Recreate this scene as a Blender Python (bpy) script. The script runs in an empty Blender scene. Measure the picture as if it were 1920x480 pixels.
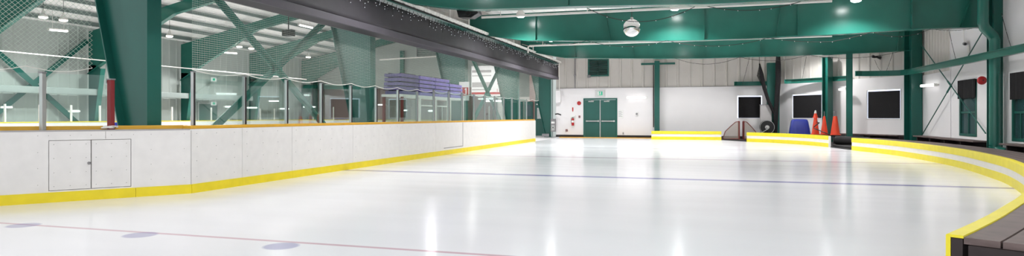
import bpy, bmesh, math, random
from mathutils import Vector, Matrix
random.seed(7)
S = bpy.context.scene
COL = S.collection
PI = math.pi
# ------------------------------------------------------------------ camera frame
F, CX, HZ, CH = 1189.0, 960.0, 218.0, 1.2          # focal length (px), centre column, horizon row, eye height
YAW = math.atan(353/1189)
SN, CS = math.sin(YAW), math.cos(YAW)
def ray(px): t = (px-CX)/F; return -SN+CS*t, CS+SN*t
def ground(px, py, z=0.0):
    s = F*(CH-z)/(py-HZ); d = ray(px); return Vector((s*d[0], s*d[1], z))
def onY(px, py, Y):
    d = ray(px); s = Y/d[1]; return Vector((s*d[0], Y, CH+(HZ-py)/F*s))
def onX(px, py, X):
    d = ray(px); s = X/d[0]; return Vector((X, s*d[1], CH+(HZ-py)/F*s))
def onseg(px, py, A, B):                            # on the upright plane through A and B
    d = ray(px); ux, uy = B[0]-A[0], B[1]-A[1]
    den = d[0]*uy-d[1]*ux; s = (A[0]*uy-A[1]*ux)/den
    return Vector((s*d[0], s*d[1], CH+(HZ-py)/F*s))

# ------------------------------------------------------------------ materials
def lin(c):
    c = c/255.0
    return c/12.92 if c <= .04045 else ((c+.055)/1.055)**2.4
def rgb(h): h = h.lstrip('#'); return tuple(lin(int(h[i:i+2], 16)) for i in (0, 2, 4))
MATS = {}
def mat(name, hexc, rough=.5, metal=0.0, var=.06, scale=3.0, bump=0.0, emit=0.0, spec=.5, stretch=(1, 1, 1)):
    m = bpy.data.materials.new(name); m.use_nodes = True
    nt = m.node_tree; b = nt.nodes['Principled BSDF']
    c = rgb(hexc)
    tc = nt.nodes.new('ShaderNodeTexCoord'); mp = nt.nodes.new('ShaderNodeMapping')
    mp.inputs['Scale'].default_value = stretch
    nz = nt.nodes.new('ShaderNodeTexNoise'); nz.inputs['Scale'].default_value = scale; nz.inputs['Detail'].default_value = 4
    nt.links.new(tc.outputs['Object'], mp.inputs[0]); nt.links.new(mp.outputs[0], nz.inputs[0])
    cr = nt.nodes.new('ShaderNodeValToRGB')
    cr.color_ramp.elements[0].position = .3; cr.color_ramp.elements[1].position = .7
    cr.color_ramp.elements[0].color = tuple(x*(1-var) for x in c)+(1,)
    cr.color_ramp.elements[1].color = tuple(min(1, x*(1+var)) for x in c)+(1,)
    nt.links.new(nz.outputs['Fac'], cr.inputs[0]); nt.links.new(cr.outputs[0], b.inputs['Base Color'])
    b.inputs['Roughness'].default_value = rough; b.inputs['Metallic'].default_value = metal
    b.inputs['Specular IOR Level'].default_value = spec
    if bump:
        bp = nt.nodes.new('ShaderNodeBump'); bp.inputs['Strength'].default_value = bump; bp.inputs['Distance'].default_value = .01
        nt.links.new(nz.outputs['Fac'], bp.inputs['Height']); nt.links.new(bp.outputs[0], b.inputs['Normal'])
    if emit:
        b.inputs['Emission Color'].default_value = c+(1,); b.inputs['Emission Strength'].default_value = emit
    MATS[name] = m
    return m
mat('green_paint', '#266c5f', .24, 0, .07, 1.5, .05)
mat('green_dark', '#185a50', .32, 0, .07, 1.5, .05)
mat('green_door', '#1e564e', .45, 0, .05)
mat('board_white', '#e6e3e0', .38, 0, .03, 6, .03)
mat('screw', '#b3afab', .5, .0)
mat('kick_yellow', '#ecd61d', .42, 0, .05, 5)
mat('cap_amber', '#d9a428', .4, 0, .08, 4)
mat('barrier_yellow', '#ecdc2c', .42, 0, .05, 5)
mat('wall_panel', '#e8e5e6', .6, 0, .02, 1)
mat('cladding', '#c6c1bb', .6, 0, .05, .8)
mat('arena_cladding', '#b3bbb6', .6, 0, .05, .8)
mat('duct_grey', '#98a29e', .4)
mat('roof_white', '#f4f4f0', .7, 0, .03)
mat('purlin', '#7d8c88', .6, 0, .05)
mat('base_black', '#1a1718', .6)
mat('rubber', '#1c191b', .8, 0, .15, 20, .2)
mat('wood_plank', '#6a5a57', .55, 0, .22, 4, .15, stretch=(1.5, 1.5, 6))
mat('wood_dark', '#2e2424', .7, 0, .2, 8, .2)
mat('black_fabric', '#2f2c31', .62, 0, .12, 2.5, .25)
mat('black_hem', '#4a464d', .6, 0, .08)
mat('black_cloth', '#141214', .95, 0, .3, 30, .3)
mat('black_plastic', '#161617', .4, 0, .1)
mat('alu', '#b9b9b8', .32, .8, .06)
mat('steel_grey', '#8c8a8c', .45, .5, .06)
mat('galv', '#b8bab8', .4, .4, .1, 8)
mat('white_paint', '#e9e6e0', .45, 0, .05)
mat('rail_paint', '#efece6', .5, 0, .18, 9)
mat('red_paint', '#b01f22', .4, 0, .08)
mat('red_post', '#7c1c20', .45, 0, .1)
mat('red_brown', '#7a342e', .6, 0, .1)
mat('orange_cone', '#ef4a26', .5, 0, .06)
mat('blue_plastic', '#1e2f8f', .38, 0, .06)
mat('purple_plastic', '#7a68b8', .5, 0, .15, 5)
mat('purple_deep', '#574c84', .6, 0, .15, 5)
mat('net_beige', '#9a9088', .9, 0, .1)
mat('pinkish', '#a98f8a', .7, 0, .05)
mat('chrome', '#e6e6e4', .03, 1.0, .01)
mat('grey_panel', '#a9a5a4', .6, 0, .05)
mat('sign_white', '#e8e8e6', .5, 0, .02)
mat('sign_case', '#c9cac9', .5, 0, .02)
mat('sign_green', '#12a07c', .5, 0, .02, emit=.4)
mat('lamp_glow', '#ffffff', .3, 0, 0, emit=45)
mat('arena_glow', '#fff6e4', .3, 0, 0, emit=8)
mat('tube_glow', '#ffffff', .3, 0, 0, emit=2.6)
mat('bulb_glow', '#f4f8ff', .3, 0, 0, emit=.6)
mat('day_glow', '#e4ecff', .3, 0, 0, emit=1.2)
mat('pane_teal', '#2c4a4c', .12, 0, .2, 2)
mat('wire', '#23201f', .7)

def glass_mat():
    m = bpy.data.materials.new('rink_glass'); m.use_nodes = True; nt = m.node_tree; nt.nodes.clear()
    out = nt.nodes.new('ShaderNodeOutputMaterial'); mx = nt.nodes.new('ShaderNodeMixShader')
    tr = nt.nodes.new('ShaderNodeBsdfTransparent'); tr.inputs[0].default_value = (.90, .955, .935, 1)
    gl = nt.nodes.new('ShaderNodeBsdfGlossy'); gl.inputs['Roughness'].default_value = .02; gl.inputs[0].default_value = (.9, .95, .95, 1)
    nz = nt.nodes.new('ShaderNodeTexNoise'); nz.inputs['Scale'].default_value = 1.3
    fr = nt.nodes.new('ShaderNodeFresnel'); fr.inputs[0].default_value = 1.35
    mu = nt.nodes.new('ShaderNodeMath'); mu.operation = 'MULTIPLY_ADD'; mu.inputs[1].default_value = .28
    sc = nt.nodes.new('ShaderNodeMath'); sc.operation = 'MULTIPLY'; sc.inputs[1].default_value = .05
    nt.links.new(nz.outputs['Fac'], sc.inputs[0]); nt.links.new(fr.outputs[0], mu.inputs[0]); nt.links.new(sc.outputs[0], mu.inputs[2])
    nt.links.new(mu.outputs[0], mx.inputs[0]); nt.links.new(tr.outputs[0], mx.inputs[1]); nt.links.new(gl.outputs[0], mx.inputs[2])
    nt.links.new(mx.outputs[0], out.inputs[0]); MATS['glass'] = m
glass_mat()
def net_mat(name, hexc, cell, wire, sharp):
    """woven mesh: two crossing families of cords, open in between"""
    m = bpy.data.materials.new(name); m.use_nodes = True; nt = m.node_tree; nt.nodes.clear(); L = nt.links.new
    out = nt.nodes.new('ShaderNodeOutputMaterial'); mx = nt.nodes.new('ShaderNodeMixShader')
    tr = nt.nodes.new('ShaderNodeBsdfTransparent'); df = nt.nodes.new('ShaderNodeBsdfDiffuse'); df.inputs[0].default_value = rgb(hexc)+(1,)
    tc = nt.nodes.new('ShaderNodeTexCoord'); sp = nt.nodes.new('ShaderNodeSeparateXYZ'); L(tc.outputs['UV'], sp.inputs[0])
    def fam(sx, sy):
        a = nt.nodes.new('ShaderNodeMath'); a.operation = 'MULTIPLY'; a.inputs[1].default_value = sx/cell; L(sp.outputs[0], a.inputs[0])
        b = nt.nodes.new('ShaderNodeMath'); b.operation = 'MULTIPLY_ADD'; b.inputs[1].default_value = sy/cell; L(sp.outputs[1], b.inputs[0]); L(a.outputs[0], b.inputs[2])
        f = nt.nodes.new('ShaderNodeMath'); f.operation = 'FRACT'; L(b.outputs[0], f.inputs[0])
        c = nt.nodes.new('ShaderNodeMath'); c.operation = 'LESS_THAN'; c.inputs[1].default_value = wire; L(f.outputs[0], c.inputs[0]); return c
    r = .7071
    fa, fb = (fam(r, r), fam(r, -r)) if sharp else (fam(1, 0), fam(0, 1))
    o = nt.nodes.new('ShaderNodeMath'); o.operation = 'MAXIMUM'; L(fa.outputs[0], o.inputs[0]); L(fb.outputs[0], o.inputs[1])
    L(o.outputs[0], mx.inputs[0]); L(tr.outputs[0], mx.inputs[1]); L(df.outputs[0], mx.inputs[2]); L(mx.outputs[0], out.inputs[0])
    MATS[name] = m
net_mat('netting', '#cfdad0', .036, .085, False)
net_mat('netting_wide', '#c4d2c6', .055, .085, True)
net_mat('goal_mesh', '#a89c92', .05, .42, True)
net_mat('black_mesh', '#0c0b0c', .03, .55, True)

def ice_mat(dots):
    m = bpy.data.materials.new('ice'); m.use_nodes = True; nt = m.node_tree; L = nt.links.new; b = nt.nodes['Principled BSDF']
    tc = nt.nodes.new('ShaderNodeTexCoord'); sp = nt.nodes.new('ShaderNodeSeparateXYZ'); L(tc.outputs['Object'], sp.inputs[0])
    def M(op, *a):
        n = nt.nodes.new('ShaderNodeMath'); n.operation = op
        for i, v in enumerate(a):
            if isinstance(v, (int, float)): n.inputs[i].default_value = v
            else: L(v, n.inputs[i])
        return n.outputs[0]
    nz = nt.nodes.new('ShaderNodeTexNoise'); nz.inputs['Scale'].default_value = .35; nz.inputs['Detail'].default_value = 5
    L(tc.outputs['Object'], nz.inputs[0])
    cr = nt.nodes.new('ShaderNodeValToRGB'); cr.color_ramp.elements[0].color = (.845, .84, .875, 1); cr.color_ramp.elements[1].color = (.895, .885, .915, 1)
    cr.color_ramp.elements[0].position = .3; cr.color_ramp.elements[1].position = .7
    L(nz.outputs['Fac'], cr.inputs[0]); col = cr.outputs[0]
    def paint(mask, c, k):
        nonlocal col
        mm = M('MULTIPLY', mask, k); x = nt.nodes.new('ShaderNodeMix'); x.data_type = 'RGBA'
        L(mm, x.inputs[0]); L(col, x.inputs[6]); x.inputs[7].default_value = rgb(c)+(1,); col = x.outputs[2]
    def stripe(y, w, soft):
        d = M('ABSOLUTE', M('SUBTRACT', sp.outputs[1], y)); r = nt.nodes.new('ShaderNodeMapRange')
        L(d, r.inputs[0]); r.inputs[1].default_value = w/2; r.inputs[2].default_value = w/2+soft; r.inputs[3].default_value = 1; r.inputs[4].default_value = 0
        return r.outputs[0]
    paint(stripe(5.2, .045, .02), '#b04a6a', .5)
    paint(stripe(12.5, .2, .06), '#4a3fa0', .66)
    paint(stripe(18.35, .16, .12), '#8f5a7a', .45)
    paint(stripe(24.0, .16, .15), '#6a6a78', .4)
    for d in dots:
        e = M('ADD', M('POWER', M('DIVIDE', M('SUBTRACT', sp.outputs[0], d[0]), .16), 2.0), M('POWER', M('DIVIDE', M('SUBTRACT', sp.outputs[1], d[1]), .16), 2.0))
        r = nt.nodes.new('ShaderNodeMapRange'); L(e, r.inputs[0]); r.inputs[1].default_value = .8; r.inputs[2].default_value = 1.2; r.inputs[3].default_value = 1; r.inputs[4].default_value = 0
        paint(r.outputs[0], '#5a55a8', .5)
    L(col, b.inputs['Base Color'])
    n2 = nt.nodes.new('ShaderNodeTexNoise'); n2.inputs['Scale'].default_value = 1.2; n2.inputs['Detail'].default_value = 6
    mp = nt.nodes.new('ShaderNodeMapping'); mp.inputs['Scale'].default_value = (.25, 1.5, 1); mp.inputs['Rotation'].default_value = (0, 0, .5)
    L(tc.outputs['Object'], mp.inputs[0]); L(mp.outputs[0], n2.inputs[0])
    rr = nt.nodes.new('ShaderNodeMapRange'); L(n2.outputs['Fac'], rr.inputs[0]); rr.inputs[3].default_value = .11; rr.inputs[4].default_value = .22
    L(rr.outputs[0], b.inputs['Roughness']); b.inputs['IOR'].default_value = 1.33
    MATS['ice'] = m

# ------------------------------------------------------------------ mesh building
class MB:
    def __init__(s): s.v = []; s.f = []; s.uv = None
    def add(s, vs, fs):
        o = len(s.v); s.v += [Vector(v) for v in vs]; s.f += [tuple(i+o for i in f) for f in fs]; return s
    def box(s, a, b):
        x0, x1 = sorted((a[0], b[0])); y0, y1 = sorted((a[1], b[1])); z0, z1 = sorted((a[2], b[2]))
        return s.add([(x0,y0,z0),(x1,y0,z0),(x1,y1,z0),(x0,y1,z0),(x0,y0,z1),(x1,y0,z1),(x1,y1,z1),(x0,y1,z1)],
                     [(0,3,2,1),(4,5,6,7),(0,1,5,4),(1,2,6,5),(2,3,7,6),(3,0,4,7)])
    def bar(s, p, q, w, h, up=(0, 0, 1)):           # rectangular bar, w sideways, h along up
        p, q = Vector(p), Vector(q); d = (q-p).normalized(); up = Vector(up)
        if abs(d.dot(up)) > .98: up = Vector((1, 0, 0))
        sd = d.cross(up).normalized()*w/2; u = sd.cross(d).normalized()*h/2
        return s.add([p-sd-u, p+sd-u, p+sd+u, p-sd+u, q-sd-u, q+sd-u, q+sd+u, q-sd+u],
                     [(0,1,2,3),(7,6,5,4),(0,4,5,1),(1,5,6,2),(2,6,7,3),(3,7,4,0)])
    def tube(s, pts, r, n=8, cap=True):
        pts = [Vector(p) for p in pts]; o = len(s.v); m = len(pts); prev = None
        rs = r if isinstance(r, (list, tuple)) else [r]*m
        for i, p in enumerate(pts):
            d = (pts[min(i+1, m-1)]-pts[max(i-1, 0)]).normalized()
            a = prev if prev is not None else (Vector((0, 0, 1)) if abs(d.z) < .9 else Vector((1, 0, 0)))
            a = (a-d*a.dot(d)).normalized(); prev = a; b = d.cross(a)
            for k in range(n):
                t = 2*PI*k/n; s.v.append(p+(a*math.cos(t)+b*math.sin(t))*rs[i])
        for i in range(m-1):
            for k in range(n):
                s.f.append((o+i*n+k, o+i*n+(k+1)%n, o+(i+1)*n+(k+1)%n, o+(i+1)*n+k))
        if cap: s.f.append(tuple(o+k for k in reversed(range(n)))); s.f.append(tuple(o+(m-1)*n+k for k in range(n)))
        return s
    def lathe(s, prof, c=(0, 0, 0), n=20, axis='z'):  # prof: (radius, height)
        o = len(s.v); c = Vector(c)
        for r, h in prof:
            for k in range(n):
                t = 2*PI*k/n; a, b = r*math.cos(t), r*math.sin(t)
                s.v.append(c+Vector((a, b, h) if axis == 'z' else ((a, h, b) if axis == 'y' else (h, a, b))))
        for i in range(len(prof)-1):
            for k in range(n): s.f.append((o+i*n+k, o+i*n+(k+1)%n, o+(i+1)*n+(k+1)%n, o+(i+1)*n+k))
        s.f.append(tuple(o+k for k in range(n))); s.f.append(tuple(o+(len(prof)-1)*n+k for k in range(n)))
        return s
    def prism(s, poly, ext):                        # polygon of 3D points pushed along ext
        ext = Vector(ext); n = len(poly); o = len(s.v)
        s.v += [Vector(p) for p in poly]+[Vector(p)+ext for p in poly]
        s.f += [tuple(o+i for i in range(n)), tuple(o+n+i for i in reversed(range(n)))]
        s.f += [(o+i, o+n+i, o+n+(i+1)%n, o+(i+1)%n) for i in range(n)]
        return s
    def sweep(s, path, prof):                       # ground path [(x,y)], prof [(offset to the path's right, z)], closed ends
        o = len(s.v); m = len(prof); n = len(path); P = [Vector((p[0], p[1])) for p in path]
        for i in range(n):
            d0 = (P[i]-P[i-1]).normalized() if i else (P[1]-P[0]).normalized()
            d1 = (P[i+1]-P[i]).normalized() if i < n-1 else d0
            t = (d0+d1).normalized(); nr = Vector((t.y, -t.x)); k = 1/max(.3, t.dot(d0))
            for off, z in prof: s.v.append(Vector((P[i].x+nr.x*off*k, P[i].y+nr.y*off*k, z)))
        for i in range(n-1):
            for j in range(m): s.f.append((o+i*m+j, o+i*m+(j+1)%m, o+(i+1)*m+(j+1)%m, o+(i+1)*m+j))
        s.f.append(tuple(o+j for j in range(m))); s.f.append(tuple(o+(n-1)*m+j for j in reversed(range(m))))
        return s
    def ball(s, c, r, n=6, m=4):
        return s.lathe([(max(r*math.sin(PI*i/m), r*.02), -r*math.cos(PI*i/m)) for i in range(m+1)], c, n)
    def sheet(s, grid, uv=None):                    # grid[i][j] of points
        o = len(s.v); a, b = len(grid), len(grid[0])
        for row in grid: s.v += [Vector(p) for p in row]
        for i in range(a-1):
            for j in range(b-1): s.f.append((o+i*b+j, o+i*b+j+1, o+(i+1)*b+j+1, o+(i+1)*b+j))
        if uv: s.uv = [u for row in uv for u in row]
        return s

def wloc(o):
    v = Vector((0, 0, 0))
    while o: v += o.location; o = o.parent
    return v
def build(name, mb, m, parent=None, smooth=False, bevel=0.0):
    me = bpy.data.meshes.new(name); o = bpy.data.objects.new(name, me)
    if parent: base = wloc(parent); o.parent = parent
    else:
        xs = [v.x for v in mb.v]; ys = [v.y for v in mb.v]
        base = Vector(((min(xs)+max(xs))/2, (min(ys)+max(ys))/2, min(v.z for v in mb.v)))
        o.location = base
    me.from_pydata([tuple(v-base) for v in mb.v], [], mb.f)
    if mb.uv:
        ul = me.uv_layers.new(name='UVMap')
        for lp in me.loops: ul.data[lp.index].uv = mb.uv[lp.vertex_index]
    bm = bmesh.new(); bm.from_mesh(me); bmesh.ops.recalc_face_normals(bm, faces=bm.faces); bm.to_mesh(me); bm.free()
    me.materials.append(MATS[m])
    if smooth:
        for p in me.polygons: p.use_smooth = True
        e = bpy.context.evaluated_depsgraph_get if False else None
        try: me.set_sharp_from_angle(angle=math.radians(35))
        except Exception: pass
    COL.objects.link(o)
    if bevel:
        bv = o.modifiers.new('bevel', 'BEVEL'); bv.width = bevel; bv.segments = 2; bv.limit_method = 'ANGLE'
    return o
def tag(o, label=None, cat=None, group=None, kind=None):
    if label: o['label'] = label
    if cat: o['category'] = cat
    if group: o['group'] = group
    if kind: o['kind'] = kind
    return o
def empty(name, loc, label, cat, group=None, kind='thing'):
    o = bpy.data.objects.new(name, None); o.location = loc; o.empty_display_size = .1; COL.objects.link(o)
    return tag(o, label, cat, group, kind)
def copy_tree(o, parent=None):
    c = o.copy(); COL.objects.link(c); c.parent = parent
    for ch in list(o.children): copy_tree(ch, c)
    return c
def struct(name, mb, m, label=None, **k): return tag(build(name, mb, m, **k), label, None, None, 'structure')
ORD = ['first','second','third','fourth','fifth','sixth','seventh','eighth','ninth','tenth','eleventh','twelfth','thirteenth','fourteenth','fifteenth',
       'sixteenth','seventeenth','eighteenth','nineteenth','twentieth','twenty-first','twenty-second','twenty-third','twenty-fourth']
def smooth_path(pts, step=.35):
    P = [Vector(p) for p in pts]; out = []
    for i in range(len(P)-1):
        p0 = P[max(i-1, 0)]; p1 = P[i]; p2 = P[i+1]; p3 = P[min(i+2, len(P)-1)]
        n = max(2, int((p2-p1).length/step))
        for k in range(n):
            t = k/n
            out.append(.5*((2*p1)+(p2-p0)*t+(2*p0-5*p1+4*p2-p3)*t*t+(3*p1-p0-3*p2+p3)*t**3))
    out.append(P[-1]); return out

# ------------------------------------------------------------------ the place: main dimensions
FARY = 35.5; FR = [7.93+6.92*k for k in range(-1, 7)]       # frame lines of the steel building
XB = -7.6                                                    # ice face of the long boards
K = Vector((XB, 8.05)); KD = Vector((-8.99, 6.19)); KE = K+(KD-K)*2.4   # kink and the slanted near section
XR = 8.4; C1 = Vector((3.5, FARY)); C2 = Vector((XR, 28.75))  # chamfered far right corner

# ---- floor
dots = [ground(*p) for p in ((44, 422.5), (263, 440.5), (527, 461.5))]
ice_mat(dots)
def floorslab(name, poly, z0, z1, m): return struct(name, MB().prism([(p[0], p[1], z0) for p in poly], (0, 0, z1-z0)), m)
fl = build('floor', MB().prism([(XB, 8.05, 0), tuple(KE)+(0,), (-12, -6, 0), (9, -6, 0), (9, 36, 0), (XB, 36, 0)], (0, 0, -.1)), 'ice')
tag(fl, None, None, None, 'structure')
_b = Vector(fl.location)                                     # keep object space equal to world space for the painted lines
fl.data.transform(Matrix.Translation(_b)); fl.location = (0, 0, 0)
B3 = smooth_path([(1.53, 4.73), (1.92, 5.37), (2.43, 6.27), (3.22, 7.77), (4.25, 10.1), (5.04, 12.6), (5.45, 14.6), (5.84, 17.9), (5.74, 21.9), (5.12, 24.85)])
B2 = smooth_path([(4.76, 27.07), (4.35, 28.7), (3.72, 30.0), (2.95, 31.1), (2.1, 31.85)])
B1 = [Vector((1.02, 33.6)), Vector((-2.43, 33.55))]
off = lambda P, d: [Vector((p.x+d*n.x, p.y+d*n.y)) for p, n in [(P[i], Vector(((P[min(i+1, len(P)-1)]-P[max(i-1, 0)]).y, -(P[min(i+1, len(P)-1)]-P[max(i-1, 0)]).x)).normalized()) for i in range(len(P))]]
rub = off(B3, .03)+off(B2, .03)+[Vector((1.1, 33.62)), Vector((-2.43, 33.58)), Vector((-2.43, FARY)), C1, C2, Vector((XR, 2)), Vector((3.6, 2)), Vector((1.9, 4.2))]
floorslab('floor_rubber', rub, .001, .025, 'rubber')
floorslab('floor_arena', [(XB-.2, -4), (XB-.2, 52), (-35, 52), (-35, -4)], -.15, -.05, 'wall_panel')

# ---- walls
def ribbed(A, B, z0, z1, pitch, depth, m, name, thick=.06, rib=.06, flip=1):
    """corrugated cladding between two ground points, ribs standing out of it"""
    A, B = Vector(A), Vector(B); d = (B-A).normalized(); L = (B-A).length; n = Vector((d.y, -d.x))*flip
    prof = [0]; pts = []; x = 0
    while x < L:
        for dx, h in ((0, 0), (pitch-2*rib-.04, 0), (pitch-rib-.04, depth), (pitch-.04, depth)):
            if x+dx <= L: pts.append((x+dx, h))
        x += pitch
    pts.append((L, 0))
    poly = [A+d*u+n*h for u, h in pts]+[B-n*thick, A-n*thick]
    return struct(name, MB().prism([(p.x, p.y, z0) for p in poly], (0, 0, z1-z0)), m)
PH = 2.80
def slab(A, B, z0, z1, t, flip=1):
    A, B = Vector(A), Vector(B); d = (B-A).normalized(); n = Vector((d.y, -d.x))*flip
    return MB().prism([(A.x, A.y, z0), (B.x, B.y, z0), (B.x+n.x*t, B.y+n.y*t, z0), (A.x+n.x*t, A.y+n.y*t, z0)], (0, 0, z1-z0))
def holed(A, B, z0, z1, t, holes, name, m):
    """wall panel from A to B with rectangular openings (u0,u1,z0,z1)"""
    A, B = Vector(A), Vector(B); d = (B-A).normalized(); L = (B-A).length; mb = MB()
    us = sorted({0, L}|{u for h in holes for u in h[:2]}); zs = sorted({z0, z1}|{z for h in holes for z in h[2:]})
    for i in range(len(us)-1):
        for j in range(len(zs)-1):
            uc, zc = (us[i]+us[i+1])/2, (zs[j]+zs[j+1])/2
            if any(h[0] < uc < h[1] and h[2] < zc < h[3] for h in holes): continue
            q = slab(A+d*us[i], A+d*us[i+1], zs[j], zs[j+1], t); mb.add(q.v, q.f)
    return struct(name, mb, m)
FA = Vector((-7.9, FARY))
def seg_u(A, B, px): p = onseg(px, 218, A, B); return (Vector((p.x, p.y))-A).length
# far wall: lower painted panel with door opening and a window opening
dl, dr_ = onY(1096, 218, FARY).x-FA.x, onY(1156, 218, FARY).x-FA.x
w1 = (onY(1382, 218, FARY).x-FA.x, onY(1429, 218, FARY).x-FA.x, 1.1, 2.28)
holed(FA, C1, 0, PH, .06, [(dl, dr_, 0, 2.16), w1], 'wall_far', 'wall_panel')
ribbed(FA, C1, PH, 5.3, .62, .05, 'cladding', 'wall_far_upper')
w2 = (seg_u(C1, C2, 1487), seg_u(C1, C2, 1543), 1.1, 2.28)
w3 = (seg_u(C1, C2, 1627), seg_u(C1, C2, 1691), 1.1, 2.32)
holed(C1, C2, 0, PH+.05, .06, [w2, w3], 'wall_corner', 'wall_panel')
ribbed(C1, C2, PH+.05, 5.3, .55, .03, 'cladding', 'wall_corner_upper')
RA, RB = C2, Vector((XR, 3.0))
def rw(px): return C2.y-onX(px, 218, XR).y
w4 = (rw(1804), rw(1834), .6, 2.33); w5 = (rw(1904), rw(1904)+.82, .56, 2.34)
holed(RA, RB, 0, PH, .05, [w4, w5], 'wall_right', 'wall_panel')
ribbed(RA, (XR, C2.y-rw(1785)), PH, 5.3, .3, .03, 'cladding', 'wall_right_corrugated')
struct('wall_right_upper', slab((XR, C2.y-rw(1785)), RB, PH, 5.3, .05), 'wall_panel')
struct('trim_1', MB().box((XR-.07, C2.y-rw(1786)-.03, .3), (XR-.02, C2.y-rw(1786)+.03, 4.6)), 'wall_panel')
struct('trim_2', slab(FA, C1, PH-.03, PH, .085), 'grey_panel')
struct('baseboard_far', MB().box((FA.x, FARY-.09, .02), (FA.x+dl-.05, FARY-.04, .15)).box((FA.x+dr_+.05, FARY-.09, .02), (C1.x-.1, FARY-.04, .15)), 'base_black')
struct('trim_3', MB().box((FA.x+.3, FARY-.55, .0), (-2.5, FARY-.1, .03)), 'cap_amber')
# roof of the low hall: ribbed white deck
mb = MB(); x = -8.3
while x < 8.5:
    mb.box((x, 2, 5.30), (x+.36, 36, 5.34)); mb.box((x+.36, 2, 5.24), (x+.42, 36, 5.34)); x += .42
struct('ceiling', mb, 'roof_white')
# cladding that closes the side above the black valance
ribbed((-8.12, 2.0), (-8.12, FARY), 3.95, 5.4, .40, .03, 'cladding', 'wall_left_upper', flip=1)

# ---- door in the far wall
xl, xr = FA.x+dl, FA.x+dr_; xm = (xl+xr)/2
dt = empty('door_1', (xm, FARY-.06, 0), 'green steel double door with push bars in the white far wall', 'door', None, 'structure')
build('door_frame', MB().box((xl-.05, FARY-.10, 0), (xl+.03, FARY+.02, 2.21)).box((xr-.03, FARY-.10, 0), (xr+.05, FARY+.02, 2.21)).box((xl+.03, FARY-.10, 2.13), (xr-.03, FARY+.02, 2.21)), 'green_dark', dt)
for s in (-1, 1):
    a, b_ = (xl+.035, xm-.012) if s < 0 else (xm+.012, xr-.035)
    lf = build('door_leaf', MB().box((a, FARY-.07, .03), (b_, FARY-.02, 2.12)), 'green_door', dt, bevel=.006)
    build('push_bar', MB().box((a+.06, FARY-.14, .90), (b_-.04, FARY-.11, .96)).box((a+.08, FARY-.12, .89), (a+.14, FARY-.06, .97)).box((b_-.12, FARY-.12, .88), (b_-.06, FARY-.06, .98)), 'alu', lf)
    build('door_closer', MB().box((a+.2, FARY-.12, 2.0), (a+.5, FARY-.06, 2.06)).bar((a+.35, FARY-.1, 2.07), (a+.55, FARY-.16, 2.1), .02, .015), 'alu', lf)
build('astragal', MB().box((xm-.025, FARY-.10, .03), (xm+.025, FARY-.05, 2.12)), 'alu', dt)

# ---- the three blacked out windows, daylight leaking round the blinds
def blind_window(name, A, B, w, label, lift=.05):
    A, B = Vector(A), Vector(B); d = (B-A).normalized(); n = Vector((d.y, -d.x))
    P = lambda u, off_: A+d*u+n*off_
    c = P((w[0]+w[1])/2, .03)
    r = empty(name, (c.x, c.y, w[2]), label, 'window', None, 'structure')
    def rect(u0, u1, z0, z1, o0, o1, mb):
        q = [P(u0, o0), P(u1, o0), P(u1, o1), P(u0, o1)]
        mb.prism([(p.x, p.y, z0) for p in q], (0, 0, z1-z0)); return mb
    build('pane', rect(w[0]-.02, w[1]+.02, w[2], w[3]+.02, -.03, -.01, MB()), 'day_glow', r)
    fm = MB()
    for a in ((w[0]-.015, w[0]+.005, w[2], w[3]), (w[1]-.005, w[1]+.015, w[2], w[3]), (w[0]-.015, w[1]+.015, w[3]-.005, w[3]+.015), (w[0]-.015, w[1]+.015, w[2]-.015, w[2]+.005)): rect(*a, .0, .075, fm)
    build('window_frame', fm, 'white_paint', r)
    build('blackout_blind', rect(w[0]+.06, w[1]-.055, w[2]+.012, w[3]-.06, .03, .05, MB()), 'black_cloth', r)
blind_window('window_1', FA, C1, w1, 'small blacked out window beside the black hanging net')
blind_window('window_2', C1, C2, w2, 'blacked out window above the blue tub and orange cones')
blind_window('window_3', C1, C2, w3, 'largest blacked out window, between two green posts')
# ---- right wall windows with a short black cloth
def cloth_window(name, w, label, zc):
    y1, y0 = C2.y-w[0], C2.y-w[1]; x = XR-.05
    r = empty(name, (x, (y0+y1)/2, w[2]), label, 'window', None, 'structure')
    build('pane', MB().box((XR-.02, y0, w[2]), (XR-.005, y1, w[3])), 'pane_teal', r)
    fm = MB()
    for q in (((x-.02, y0-.05, w[2]-.05), (x+.04, y0+.05, w[3]+.05)), ((x-.02, y1-.05, w[2]-.05), (x+.04, y1+.05, w[3]+.05)),
              ((x-.02, y0+.05, w[3]-.02), (x+.04, y1-.05, w[3]+.05)), ((x-.02, y0+.05, w[2]-.05), (x+.04, y1-.05, w[2]+.03))): fm.box(*q)
    build('window_frame', fm, 'green_dark', r)
    zm = w[2]+(w[3]-w[2])*.42
    build('crossbar', MB().box((x, y0+.05, zm-.03), (x+.04, y1-.05, zm+.03)).box((x, (y0+y1)/2-.02, w[2]+.03), (x+.035, (y0+y1)/2+.02, zm-.03)), 'green_dark', r)
    n = 12; g = [[(x-.05-.012*math.sin(i*2.1), y0-.06+(y1-y0+.12)*i/n, z) for i in range(n+1)] for z in (w[3]+.06, (w[3]+zc)/2, zc)]
    m_ = MB().sheet(g); o = build('window_cloth', m_, 'black_cloth', r); sd = o.modifiers.new('t', 'SOLIDIFY'); sd.thickness = .012
cloth_window('window_4', w4, 'tall green framed window with black cloth, behind the crossed rods', 1.78)
cloth_window('window_5', w5, 'tall green framed window with black cloth at the right edge', 1.66)

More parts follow.
